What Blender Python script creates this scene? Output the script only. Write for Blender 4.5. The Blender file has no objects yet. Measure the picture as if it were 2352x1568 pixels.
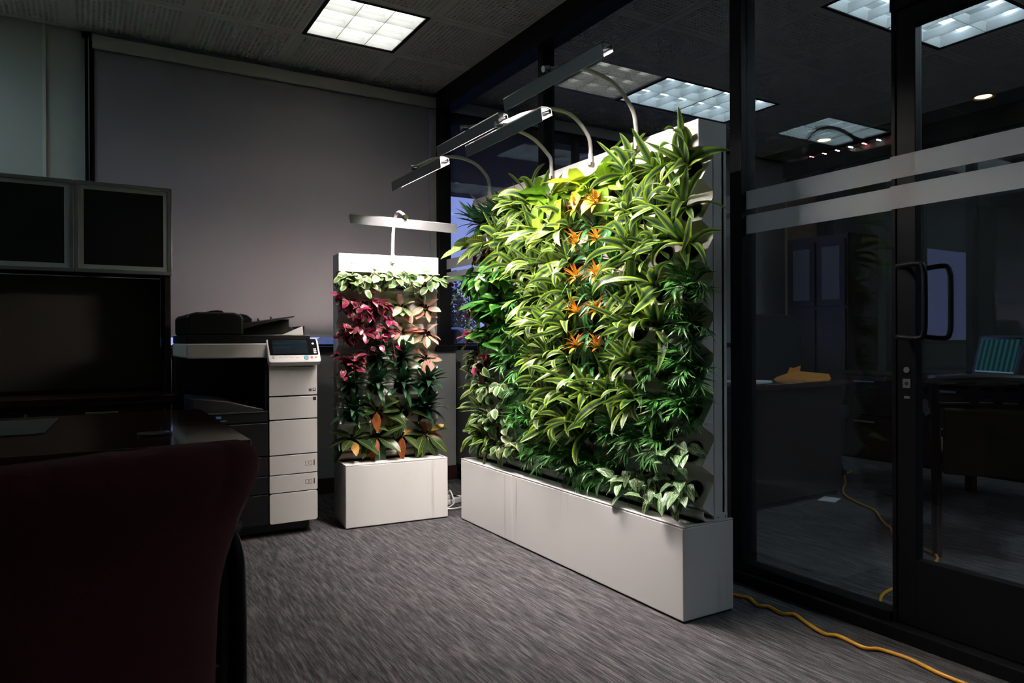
import bpy, bmesh, math, random
from mathutils import Vector, Matrix

# ------------------------------------------------------------------ camera, world, light
scene = bpy.context.scene
COL = scene.collection
scene.view_settings.view_transform = 'Standard'
scene.view_settings.look = 'None'
scene.view_settings.gamma = 1.0
scene.view_settings.use_curve_mapping = False
scene.view_settings.exposure = 0.0
scene.cycles.use_denoising = True
scene.cycles.sample_clamp_indirect = 6.0
scene.cycles.max_bounces = 6
scene.cycles.use_adaptive_sampling = True
scene.cycles.adaptive_threshold = 0.03
scene.cycles.transparent_max_bounces = 24
scene.cycles.caustics_reflective = False
scene.cycles.caustics_refractive = False

cam_data = bpy.data.cameras.new('camera')
cam_data.lens = 1647.0 / 2352.0 * 36.0
cam_data.sensor_width = 36.0
cam_data.clip_start = 0.02
cam = bpy.data.objects.new('camera', cam_data)
COL.objects.link(cam)
_R = Vector((0.8592, -0.5116, -0.0042)).normalized()
_F = Vector((0.5116, 0.8592, -0.0022)).normalized()
_U = _R.cross(_F).normalized()
_R = _F.cross(_U).normalized()
cam.matrix_world = Matrix(((_R.x, _U.x, -_F.x, 0), (_R.y, _U.y, -_F.y, 0), (_R.z, _U.z, -_F.z, 1.0), (0, 0, 0, 1)))
scene.camera = cam

world = bpy.data.worlds.new('dusk_sky')
scene.world = world
world.use_nodes = True
_wn = world.node_tree
_bg = _wn.nodes['Background']
_tc = _wn.nodes.new('ShaderNodeTexCoord')
_sx = _wn.nodes.new('ShaderNodeSeparateXYZ')
_cr = _wn.nodes.new('ShaderNodeValToRGB')
_wn.links.new(_tc.outputs['Generated'], _sx.inputs[0])
_wn.links.new(_sx.outputs['Z'], _cr.inputs[0])
_wn.links.new(_cr.outputs[0], _bg.inputs['Color'])
_cr.color_ramp.elements[0].position = 0.0
_cr.color_ramp.elements[0].color = (0.33, 0.40, 0.86, 1)
_cr.color_ramp.elements[1].position = 0.6
_cr.color_ramp.elements[1].color = (0.16, 0.24, 0.62, 1)
_bg.inputs['Strength'].default_value = 1.3

CEIL = 2.88          # ceiling height
GX = 2.33            # room face of the glass partition

# light strengths (each used inside its own lamp's builder)
LED_WHITE = 6300.0
LED_RED = 1350.0
WARM_TROFFER = 3.2
COOL_TROFFER = 6.0
COOL_TROFFER_NEAR = 6.0
COOL_TROFFER_ADDED = 16.0  # for the two unseen lights added in the neighbouring office
DOWNLIGHT = 3.0

rnd = random.Random(7)

# ------------------------------------------------------------------ mesh helpers
class MB:
    def __init__(s):
        s.v = []; s.f = []
    def add(s, verts, faces):
        b = len(s.v)
        s.v += [tuple(p) for p in verts]
        s.f += [tuple(i + b for i in f) for f in faces]
        return s
    def box(s, x0, x1, y0, y1, z0, z1):
        v = [(x0, y0, z0), (x1, y0, z0), (x1, y1, z0), (x0, y1, z0), (x0, y0, z1), (x1, y0, z1), (x1, y1, z1), (x0, y1, z1)]
        return s.add(v, [(0, 3, 2, 1), (4, 5, 6, 7), (0, 1, 5, 4), (1, 2, 6, 5), (2, 3, 7, 6), (3, 0, 4, 7)])
    def prism(s, poly, axis, a, b):
        """poly: list of 2-D points; extruded along axis from a to b."""
        n = len(poly)
        def p3(p, t):
            return {'x': (t, p[0], p[1]), 'y': (p[0], t, p[1]), 'z': (p[0], p[1], t)}[axis]
        v = [p3(p, a) for p in poly] + [p3(p, b) for p in poly]
        f = [tuple(range(n))[::-1], tuple(range(n, 2 * n))]
        f += [(i, (i + 1) % n, n + (i + 1) % n, n + i) for i in range(n)]
        return s.add(v, f)
    def tube(s, path, r, seg=10, cap=True, radii=None):
        path = [Vector(p) for p in path]
        n = len(path)
        rings = []
        t0 = (path[1] - path[0]).normalized()
        up = Vector((0, 0, 1)) if abs(t0.z) < 0.9 else Vector((1, 0, 0))
        nrm = (up - up.dot(t0) * t0).normalized()
        base = len(s.v)
        for i, p in enumerate(path):
            a = path[max(i - 1, 0)]; b = path[min(i + 1, n - 1)]
            t = (b - a).normalized()
            nrm = (nrm - nrm.dot(t) * t).normalized()
            bi = t.cross(nrm)
            rr = radii[i] if radii else r
            for k in range(seg):
                an = 2 * math.pi * k / seg
                s.v.append(tuple(p + rr * (math.cos(an) * nrm + math.sin(an) * bi)))
        for i in range(n - 1):
            for k in range(seg):
                k2 = (k + 1) % seg
                s.f.append((base + i * seg + k, base + i * seg + k2, base + (i + 1) * seg + k2, base + (i + 1) * seg + k))
        if cap:
            s.f.append(tuple(base + k for k in range(seg))[::-1])
            s.f.append(tuple(base + (n - 1) * seg + k for k in range(seg)))
        return s
    def lathe(s, prof, seg=24, axis='z', c=(0, 0, 0), closed=False):
        """prof: list of (r, h)."""
        base = len(s.v)
        for (r, h) in prof:
            for k in range(seg):
                an = 2 * math.pi * k / seg
                a, b = r * math.cos(an), r * math.sin(an)
                p = {'z': (a, b, h), 'y': (a, h, b), 'x': (h, a, b)}[axis]
                s.v.append((p[0] + c[0], p[1] + c[1], p[2] + c[2]))
        m = len(prof)
        for i in range(m - 1 + (1 if closed else 0)):
            i2 = (i + 1) % m
            for k in range(seg):
                k2 = (k + 1) % seg
                s.f.append((base + i * seg + k, base + i * seg + k2, base + i2 * seg + k2, base + i2 * seg + k))
        if not closed:
            if prof[0][0] > 1e-5:
                s.f.append(tuple(base + k for k in range(seg))[::-1])
            if prof[-1][0] > 1e-5:
                s.f.append(tuple(base + (m - 1) * seg + k for k in range(seg)))
        return s
    def mesh(s, name, smooth=False, fix=True):
        me = bpy.data.meshes.new(name)
        me.from_pydata(s.v, [], s.f)
        if fix:
            bm = bmesh.new(); bm.from_mesh(me)
            bmesh.ops.recalc_face_normals(bm, faces=bm.faces)
            bm.to_mesh(me); bm.free()
        if smooth:
            me.polygons.foreach_set('use_smooth', [True] * len(me.polygons))
        me.update()
        return me

def obj(name, me, m=None, parent=None, loc=(0, 0, 0), rot=None, bevel=0, seg=2):
    if isinstance(me, MB):
        me = me.mesh(name)
    o = bpy.data.objects.new(name, me)
    COL.objects.link(o)
    if m is not None and not me.materials:
        me.materials.append(m)
    if parent is not None:
        o.parent = parent
    o.location = loc
    if rot is not None:
        o.rotation_euler = rot
    if bevel:
        b = o.modifiers.new('bevel', 'BEVEL')
        b.width = bevel; b.segments = seg; b.limit_method = 'ANGLE'; b.angle_limit = math.radians(40)
    return o

def smooth(o):
    o.data.polygons.foreach_set('use_smooth', [True] * len(o.data.polygons))
    return o

def tag(o, label, cat, group=None):
    o['label'] = label; o['category'] = cat
    if group:
        o['group'] = group
    return o

def thing(name, label, cat, loc=(0, 0, 0), rz=0.0, group=None):
    o = bpy.data.objects.new(name, None)
    o.empty_display_size = 0.1
    COL.objects.link(o)
    o.location = loc
    o.rotation_euler = (0, 0, rz)
    return tag(o, label, cat, group)

def struct(name, mb, m, label=None, bevel=0):
    o = obj(name, mb, m, bevel=bevel)
    o['kind'] = 'structure'
    if label:
        o['label'] = label
    return o

def BOX(*a):
    return MB().box(*a)

def catmull(pts, n=8):
    pts = [Vector(p) for p in pts]
    q = [2 * pts[0] - pts[1]] + pts + [2 * pts[-1] - pts[-2]]
    out = []
    for i in range(1, len(q) - 2):
        for k in range(n):
            t = k / n
            a, b, c, d = q[i - 1], q[i], q[i + 1], q[i + 2]
            out.append(0.5 * ((2 * b) + (c - a) * t + (2 * a - 5 * b + 4 * c - d) * t * t + (3 * b - a - 3 * c + d) * t ** 3))
    out.append(pts[-1])
    return out

def text_mesh(txt, size, bold=False):
    cu = bpy.data.curves.new('lettering', 'FONT')
    cu.body = txt; cu.size = size; cu.align_x = 'CENTER'; cu.align_y = 'CENTER'
    cu.extrude = size * 0.02
    o = bpy.data.objects.new('lettering', cu)
    COL.objects.link(o)
    dg = bpy.context.evaluated_depsgraph_get()
    me = bpy.data.meshes.new_from_object(o.evaluated_get(dg))
    bpy.data.objects.remove(o)
    return me

# ------------------------------------------------------------------ materials
class NT:
    def __init__(s, name):
        s.m = bpy.data.materials.new(name); s.m.use_nodes = True
        s.t = s.m.node_tree; s.n = s.t.nodes; s.l = s.t.links
        s.b = s.n['Principled BSDF']; s.out = s.n['Material Output']
    def new(s, k, **kw):
        nd = s.n.new(k)
        for a, v in kw.items():
            setattr(nd, a, v)
        return nd
    def link(s, a, b):
        s.l.new(a, b)
    def set(s, **kw):
        names = {'color': 'Base Color', 'rough': 'Roughness', 'metal': 'Metallic', 'spec': 'Specular IOR Level', 'coat': 'Coat Weight',
                 'sheen': 'Sheen Weight', 'ecol': 'Emission Color', 'estr': 'Emission Strength', 'sss': 'Subsurface Weight'}
        for k, v in kw.items():
            if k in ('color', 'ecol'):
                v = (*v, 1)
            s.b.inputs[names[k]].default_value = v
        return s
    def math(s, op, a, b=None, clamp=False):
        nd = s.new('ShaderNodeMath', operation=op, use_clamp=clamp)
        for i, x in enumerate((a, b)):
            if x is None: continue
            if isinstance(x, (int, float)): nd.inputs[i].default_value = x
            else: s.link(x, nd.inputs[i])
        return nd.outputs[0]
    def ramp(s, fac, stops, interp='LINEAR'):
        nd = s.new('ShaderNodeValToRGB'); cr = nd.color_ramp; cr.interpolation = interp
        while len(cr.elements) < len(stops): cr.elements.new(0.5)
        for e, (p, c) in zip(cr.elements, stops):
            e.position = p; e.color = (*c, 1)
        s.link(fac, nd.inputs[0])
        return nd.outputs[0]
    def mix(s, fac, a, b, blend='MIX'):
        nd = s.new('ShaderNodeMix', data_type='RGBA', blend_type=blend)
        for i, x in ((0, fac), (6, a), (7, b)):
            if isinstance(x, (int, float)): nd.inputs[i].default_value = x
            elif isinstance(x, tuple): nd.inputs[i].default_value = (*x, 1)
            else: s.link(x, nd.inputs[i])
        return nd.outputs[2]
    def noise(s, vec, scale, detail=3.0, rough=0.5):
        nd = s.new('ShaderNodeTexNoise'); nd.inputs['Scale'].default_value = scale
        nd.inputs['Detail'].default_value = detail; nd.inputs['Roughness'].default_value = rough
        if vec is not None: s.link(vec, nd.inputs['Vector'])
        return nd.outputs['Fac']
    def coord(s, kind='Object', scale=(1, 1, 1), rot=(0, 0, 0)):
        tc = s.new('ShaderNodeTexCoord'); mp = s.new('ShaderNodeMapping')
        mp.inputs['Scale'].default_value = scale; mp.inputs['Rotation'].default_value = rot
        s.link(tc.outputs[kind], mp.inputs[0])
        return mp.outputs[0]
    def bump(s, h, strength=0.2, dist=0.01):
        nd = s.new('ShaderNodeBump'); nd.inputs['Strength'].default_value = strength; nd.inputs['Distance'].default_value = dist
        s.link(h, nd.inputs['Height']); s.link(nd.outputs[0], s.b.inputs['Normal'])

def plain(name, color, rough=0.5, metal=0.0, spec=0.5, var=0.0, scale=30, bump=0.0, bscale=200, coat=0.0):
    t = NT(name).set(color=color, rough=rough, metal=metal, spec=spec, coat=coat)
    v = t.coord()
    if var:
        n = t.noise(v, scale)
        c = t.mix(n, tuple(max(0, x * (1 - var)) for x in color), tuple(min(1, x * (1 + var)) for x in color))
        t.link(c, t.b.inputs['Base Color'])
    if bump:
        t.bump(t.noise(v, bscale, 2.0), bump, 0.002)
    return t.m

def emit(name, color, strength):
    t = NT(name)
    e = t.new('ShaderNodeEmission'); e.inputs[0].default_value = (*color, 1); e.inputs[1].default_value = strength
    t.link(e.outputs[0], t.out.inputs[0])
    return t.m

def led_mat(name, color, strength, p=1.15):
    # lensed diode: radiance falls off with the angle to its own axis
    t = NT(name)
    g = t.new('ShaderNodeNewGeometry'); dp = t.new('ShaderNodeVectorMath', operation='DOT_PRODUCT')
    t.link(g.outputs['Normal'], dp.inputs[0]); t.link(g.outputs['Incoming'], dp.inputs[1])
    f = t.math('POWER', t.math('MAXIMUM', dp.outputs['Value'], 0.0), p)
    e = t.new('ShaderNodeEmission'); e.inputs[0].default_value = (*color, 1)
    t.link(t.math('MULTIPLY', f, strength), e.inputs[1])
    t.link(e.outputs[0], t.out.inputs[0])
    return t.m

def glass_mat(name, tint=(0.955, 0.965, 0.975), f0=0.055, rough=0.0):
    t = NT(name)
    lw = t.new('ShaderNodeLayerWeight'); lw.inputs[0].default_value = 0.5
    p = t.math('POWER', lw.outputs['Facing'], 5.0)
    fac = t.math('ADD', t.math('MULTIPLY', p, 1 - f0), f0, clamp=True)
    tr = t.new('ShaderNodeBsdfTransparent'); tr.inputs[0].default_value = (*tint, 1)
    gl = t.new('ShaderNodeBsdfGlossy'); gl.inputs['Roughness'].default_value = rough
    mx = t.new('ShaderNodeMixShader')
    t.link(fac, mx.inputs[0]); t.link(tr.outputs[0], mx.inputs[1]); t.link(gl.outputs[0], mx.inputs[2])
    t.link(mx.outputs[0], t.out.inputs[0])
    return t.m

M = {}
# carpet: streaks turned about seven degrees from the partition
t = NT('carpet').set(rough=0.95, spec=0.1)
v1 = t.coord('Object', (170, 10, 1), (0, 0, math.radians(-7)))
v2 = t.coord('Object', (60, 4.5, 1), (0, 0, math.radians(-7)))
v3 = t.coord('Object', (1, 1, 1))
s1 = t.noise(v1, 1.0, 4.0, 0.65); s2 = t.noise(v2, 1.0, 3.0, 0.6); s3 = t.noise(v3, 420, 2.0); s4 = t.noise(v3, 3.0, 3.0)
mixv = t.math('ADD', t.math('ADD', t.math('MULTIPLY', s1, 0.5), t.math('MULTIPLY', s2, 0.34)), t.math('MULTIPLY', s3, 0.3))
c = t.ramp(mixv, [(0.42, (0.020, 0.020, 0.022)), (0.56, (0.074, 0.073, 0.077)), (0.70, (0.20, 0.197, 0.203))])
c = t.mix(t.math('MULTIPLY', s4, 0.35), c, t.mix(1.0, c, (1.08, 0.93, 0.90), 'MULTIPLY'))
t.link(c, t.b.inputs['Base Color'])
t.bump(t.math('ADD', s3, s1), 0.5, 0.004)
M['carpet'] = t.m

M['tile'] = plain('ceiling_tile_paint', (0.86, 0.85, 0.80), 0.85, var=0.06, scale=6, spec=0.2)
M['tbar'] = plain('ceiling_bar_paint', (0.86, 0.85, 0.80), 0.6)
M['blackmetal'] = plain('black_anodised', (0.010, 0.010, 0.012), 0.45, spec=0.14, bump=0.03)
M['wall'] = plain('wall_vinyl', (0.62, 0.63, 0.58), 0.75, var=0.05, scale=90, bump=0.15, bscale=350)
M['knee'] = plain('knee_wall_paint', (0.42, 0.42, 0.40), 0.8, bump=0.12, bscale=300)
M['baseboard'] = plain('baseboard_rubber', (0.055, 0.018, 0.016), 0.5)
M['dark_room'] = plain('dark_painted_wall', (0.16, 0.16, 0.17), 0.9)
M['fascia'] = plain('shade_fascia', (0.60, 0.60, 0.55), 0.5)
M['glass'] = glass_mat('partition_glass')
M['winglass'] = glass_mat('window_glass', (0.94, 0.95, 0.97), 0.05)
M['cream'] = plain('cream_enamel', (0.80, 0.775, 0.745), 0.38, var=0.02, scale=8, spec=0.5)
M['whitelamp'] = plain('white_lamp_enamel', (0.80, 0.785, 0.76), 0.35)
M['chrome'] = plain('chrome', (0.75, 0.74, 0.72), 0.12, metal=1.0)
M['alu'] = plain('brushed_aluminium', (0.42, 0.43, 0.43), 0.38, metal=0.85, var=0.05, scale=60)
M['lampback'] = plain('satin_aluminium_housing', (0.30, 0.30, 0.31), 0.33, metal=0.7)
M['reflector'] = plain('lamp_reflector', (0.9, 0.9, 0.9), 0.2, metal=0.6)
M['slot'] = plain('dark_slot', (0.006, 0.006, 0.006), 0.7)
M['pot'] = plain('net_pot_plastic', (0.030, 0.014, 0.012), 0.4)
M['soil'] = plain('potting_soil', (0.022, 0.014, 0.010), 1.0, var=0.5, scale=90, bump=0.6, bscale=120)
M['led_white'] = led_mat('white_led', (1.0, 0.97, 0.91), LED_WHITE)
M['led_red'] = led_mat('red_led', (1.0, 0.10, 0.12), LED_RED)
M['warm_pan'] = emit('warm_fluorescent_pan', (1.0, 0.985, 0.90), WARM_TROFFER)
M['cool_pan'] = emit('cool_fluorescent_pan', (0.70, 0.90, 1.0), COOL_TROFFER)
M['cool_pan_near'] = emit('cool_fluorescent_pan_near', (0.66, 0.90, 1.0), COOL_TROFFER_NEAR)
M['cool_pan_added'] = emit('cool_fluorescent_pan_added', (0.72, 0.90, 1.0), COOL_TROFFER_ADDED)
M['downlight'] = emit('warm_downlight', (1.0, 0.74, 0.40), DOWNLIGHT)
M['louver'] = plain('louver_enamel', (0.88, 0.90, 0.90), 0.30)
M['louver_alu'] = plain('louver_aluminium', (0.50, 0.54, 0.56), 0.30, metal=0.8)
M['amberring'] = plain('amber_trim', (0.75, 0.52, 0.24), 0.35)
M['darkwood'] = None

def wood(name, c0, c1, rough, coat=0.0, scale=(2.0, 30, 30)):
    t = NT(name).set(rough=rough, coat=coat)
    v = t.coord('Object', scale)
    n = t.noise(v, 1.4, 5.0, 0.6)
    t.link(t.ramp(n, [(0.3, c0), (0.7, c1)]), t.b.inputs['Base Color'])
    return t.m
M['darkwood'] = wood('dark_cherry_wood', (0.010, 0.004, 0.003), (0.026, 0.010, 0.007), 0.45)
M['desktop'] = wood('polished_cherry_top', (0.030, 0.010, 0.008), (0.085, 0.036, 0.028), 0.09, 0.3)
M['tanwood'] = wood('tan_wood', (0.32, 0.20, 0.11), (0.46, 0.30, 0.17), 0.5)
M['tack'] = plain('tackboard_fabric', (0.115, 0.105, 0.088), 0.95, var=0.25, scale=400, bump=0.2, bscale=500)
M['frost'] = plain('frosted_glass', (0.40, 0.43, 0.42), 0.35, spec=0.5)
M['darkglass'] = plain('dark_cabinet_glass', (0.016, 0.018, 0.017), 0.14, spec=0.6)
M['maroon'] = plain('maroon_upholstery', (0.12, 0.017, 0.028), 0.9, var=0.25, scale=300, bump=0.35, bscale=700)
M['blackplastic'] = plain('black_plastic', (0.007, 0.007, 0.008), 0.42, bump=0.04, bscale=600)
M['darkplastic'] = plain('charcoal_plastic', (0.034, 0.034, 0.038), 0.4, bump=0.04, bscale=600)
M['ghostgrey'] = plain('pale_grey_plastic', (0.78, 0.755, 0.72), 0.45, bump=0.05, bscale=500)
M['whiteprint'] = plain('white_print', (0.7, 0.7, 0.7), 0.6)
M['blackprint'] = plain('black_print', (0.02, 0.02, 0.02), 0.6)
M['blueprint'] = plain('blue_print', (0.02, 0.10, 0.42), 0.4)
M['bluebutton'] = plain('blue_button', (0.03, 0.33, 0.55), 0.35)
M['redbutton'] = plain('red_button', (0.65, 0.10, 0.09), 0.4)
M['orangebutton'] = plain('orange_button', (0.75, 0.36, 0.12), 0.4)
M['screenblack'] = plain('touch_glass', (0.006, 0.006, 0.008), 0.08)
M['screendim'] = emit('dim_blue_screen', (0.12, 0.25, 0.36), 0.10)
M['cord'] = plain('yellow_cord', (0.72, 0.34, 0.015), 0.5)
t = NT('frosted_film')
d = t.new('ShaderNodeBsdfDiffuse'); d.inputs[0].default_value = (0.90, 0.90, 0.90, 1)
tl = t.new('ShaderNodeBsdfTranslucent'); tl.inputs[0].default_value = (0.90, 0.91, 0.92, 1)
mx = t.new('ShaderNodeMixShader'); mx.inputs[0].default_value = 0.45
t.link(d.outputs[0], mx.inputs[1]); t.link(tl.outputs[0], mx.inputs[2]); t.link(mx.outputs[0], t.out.inputs[0])
M['film'] = t.m
M['paper'] = plain('white_paper', (0.75, 0.76, 0.78), 0.8)
M['envelope'] = plain('orange_envelope', (0.70, 0.29, 0.04), 0.7, var=0.1, scale=20)
M['leather'] = plain('black_leather', (0.018, 0.019, 0.021), 0.32, bump=0.1, bscale=250)
M['tanfabric'] = plain('brown_seat_fabric', (0.055, 0.038, 0.026), 0.9, bump=0.2, bscale=500)
M['asphalt'] = plain('asphalt', (0.06, 0.06, 0.065), 0.9, var=0.3, scale=40)
M['stucco'] = plain('soffit_stucco', (0.16, 0.155, 0.16), 0.95, var=0.2, scale=60, bump=0.6, bscale=60)
M['carpaint'] = plain('silver_car_paint', (0.62, 0.65, 0.72), 0.25, coat=0.5)
M['carglass'] = plain('car_window_glass', (0.02, 0.025, 0.03), 0.06)
M['tyre'] = plain('tyre_rubber', (0.02, 0.02, 0.02), 0.8)
M['bark'] = plain('tree_bark', (0.05, 0.04, 0.03), 0.9)
M['treeleaf'] = plain('tree_foliage', (0.025, 0.04, 0.03), 0.8)

# roller shade: woven fabric that lets a little of the dusk through
t = NT('shade_fabric')
d = t.new('ShaderNodeBsdfDiffuse'); d.inputs[0].default_value = (0.56, 0.53, 0.53, 1)
v = t.coord('Object', (1, 1, 1))
wv = t.noise(v, 700, 2.0)
t.link(t.ramp(wv, [(0.3, (0.48, 0.455, 0.46)), (0.7, (0.62, 0.59, 0.585))]), d.inputs[0])
tl = t.new('ShaderNodeBsdfTranslucent'); tl.inputs[0].default_value = (0.5, 0.5, 0.55, 1)
tr = t.new('ShaderNodeBsdfTransparent')
m1 = t.new('ShaderNodeMixShader'); m1.inputs[0].default_value = 0.25
m2 = t.new('ShaderNodeMixShader'); m2.inputs[0].default_value = 0.065
t.link(d.outputs[0], m1.inputs[1]); t.link(tl.outputs[0], m1.inputs[2])
t.link(m1.outputs[0], m2.inputs[1]); t.link(tr.outputs[0], m2.inputs[2]); t.link(m2.outputs[0], t.out.inputs[0])
M['shade'] = t.m

# ------------------------------------------------------------------ floor, walls, ceiling
X0, X1, X2, X3 = -2.52, 2.38, 6.40, 8.2       # room left, partition, far glass, corridor end
Y0, Y1 = -2.3, 5.06
floor = struct('floor', BOX(X0 - .1, X3, Y0 - .1, Y1 + .1, -0.08, 0.0), M['carpet'])

wall_left = struct('wall_left', BOX(X0 - .1, X0, Y0, Y1, 0, CEIL + .1), M['wall'])
wall_front = struct('wall_front', BOX(X0 - .1, X3, Y0 - .1, Y0, 0, CEIL + .1), M['dark_room'])
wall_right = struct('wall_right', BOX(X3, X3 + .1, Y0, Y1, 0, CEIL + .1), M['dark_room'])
wb = MB()
wb.box(X0 - .1, 0.006, Y1, Y1 + .12, 0, CEIL + .1)                 # solid part left of the window
wb.box(-0.01, 6.5, Y1, Y1 + .12, 2.84, CEIL + .1)                 # head above the windows
wb.box(5.0, X3 + .1, Y1, Y1 + .12, 0, CEIL + .1)
wall_back = struct('wall_back', wb, M['wall'])
kn = MB()
kn.box(0.42, 2.30, 4.66, Y1 + .12, 0, 0.925)
kn.box(2.42, 6.30, 4.66, Y1 + .12, 0, 0.925)
wall_knee = struct('wall_knee', kn, M['knee'])
kn2 = struct('wall_knee_behind_desk', BOX(-0.01, 0.42, 4.66, Y1 + .12, 0, 0.925), M['knee'])
struct('trim_1', BOX(-0.210, -0.192, Y1 - .018, Y1, 0, CEIL), plain('pale_joint_strip', (.80, .80, .74), .5))
struct('baseboard_back', BOX(0.42, 2.30, 4.645, 4.66, 0, 0.10), M['baseboard'])
struct('baseboard_office', BOX(2.42, 6.30, 4.645, 4.66, 0, 0.10), M['baseboard'])
struct('trim_2', BOX(-0.01, 2.30, 4.63, Y1, 0.925, 0.962), M['blackmetal'])       # window ledge
struct('trim_3', BOX(2.42, 6.30, 4.63, Y1, 0.925, 0.962), M['blackmetal'])
struct('trim_4', BOX(0.006, 0.040, Y1 - .06, Y1 + .12, 0.93, 2.86), M['blackmetal'])    # left jamb
struct('trim_5', BOX(0.024, 0.029, Y1 - .068, Y1 - .060, 0.96, 2.83), M['chrome'])

def window(n, x0, x1, mullions):
    fr = MB()
    fr.box(x0, x1, Y1 + .03, Y1 + .09, 0.925, 0.975)
    fr.box(x0, x1, Y1 + .03, Y1 + .09, 2.79, 2.84)
    for x in [x0 + .02, x1 - .02]:
        fr.box(x - .02, x + .02, Y1 + .03, Y1 + .09, 0.975, 2.79)
    for x in mullions:
        fr.box(x - .025, x + .025, Y1 + .03, Y1 + .09, 0.975, 2.79)
    w = struct('window_%d' % n, fr, M['blackmetal'])
    xs = [x0 + .02] + list(mullions) + [x1 - .02]
    for a, b in zip(xs[:-1], xs[1:]):
        obj('window_pane', BOX(a, b, Y1 + .056, Y1 + .064, 0.96, 2.80), M['winglass'], w)
    return w
window(1, 0.02, 2.30, [1.16])
window(2, 2.42, 5.0, [3.7])

# ceiling: grid of bars, each tile a piece of its own with real square dimples
def dimple_tile():
    n = 20; size = 0.596; mar = 0.030; cell = (size - 2 * mar) / n; hole = cell * 0.58; dep = 0.0065
    mb = MB()
    xs = [-size / 2]
    for i in range(n):
        c0 = -size / 2 + mar + i * cell + (cell - hole) / 2
        xs += [c0, c0 + hole]
    xs += [size / 2]
    m = len(xs)
    for j in range(m):
        for i in range(m):
            mb.v.append((xs[i], xs[j], 0.0))
    for j in range(m - 1):
        for i in range(m - 1):
            q = (j * m + i, (j + 1) * m + i, (j + 1) * m + i + 1, j * m + i + 1)
            if i % 2 == 1 and j % 2 == 1:
                b = len(mb.v)
                for k in q:
                    p = mb.v[k]; mb.v.append((p[0], p[1], dep))
                mb.f.append((b, b + 1, b + 2, b + 3))
                for k in range(4):
                    k2 = (k + 1) % 4
                    mb.f.append((q[k], q[k2], b + k2, b + k))
            else:
                mb.f.append(q)
    s = size / 2
    b = len(mb.v)
    mb.v += [(-s, -s, 0.016), (s, -s, 0.016), (s, s, 0.016), (-s, s, 0.016), (-s, -s, 0), (s, -s, 0), (s, s, 0), (-s, s, 0)]
    for k in range(4):
        k2 = (k + 1) % 4
        mb.f.append((b + 4 + k, b + 4 + k2, b + k2, b + k))
    me = mb.mesh('ceiling_tile', fix=False)
    me.materials.append(M['tile'])
    return me
TILE = dimple_tile()
PITCH = 0.61
GRID_X = [1.14 + PITCH * k for k in range(-6, 9)]          # -2.52 .. 6.02
GRID_Y = [4.435 + PITCH * k for k in range(-11, 2)]         # -2.275 .. 5.045
troffers = [  # x index, y index of low corner, columns, cells, material, label
]
gb = MB()
for x in GRID_X + [6.40]:
    gb.box(x - .0065, x + .0065, Y0, Y1, CEIL - .002, CEIL + .02)
for y in GRID_Y:
    for a, b in zip(GRID_X, GRID_X[1:] + [6.40]):
        gb.box(a + .0065, b - .0065, y - .0065, y + .0065, CEIL - .002, CEIL + .02)
ceiling = struct('ceiling', gb, M['tbar'])
slab = obj('roof_slab', BOX(X0 - .1, X3 + .1, Y0 - .1, Y1 + .12, CEIL + .17, CEIL + .25), M['dark_room'], ceiling)
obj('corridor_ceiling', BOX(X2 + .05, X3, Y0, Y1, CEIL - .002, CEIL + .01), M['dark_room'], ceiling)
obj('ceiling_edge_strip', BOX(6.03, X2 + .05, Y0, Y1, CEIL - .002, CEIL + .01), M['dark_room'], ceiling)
light_cells = {(6, 10), (10, 10), (11, 10), (10, 7), (11, 7), (1, 10), (2, 10), (10, 4), (11, 4), (10, 1), (11, 1)}
for i in range(len(GRID_X) - 1):
    for j in range(len(GRID_Y) - 1):
        if (i, j) in light_cells:
            continue
        o = bpy.data.objects.new('ceiling_tile', TILE)
        COL.objects.link(o); o.parent = ceiling
        o.location = (GRID_X[i] + PITCH / 2, GRID_Y[j] + PITCH / 2, CEIL)

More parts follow.
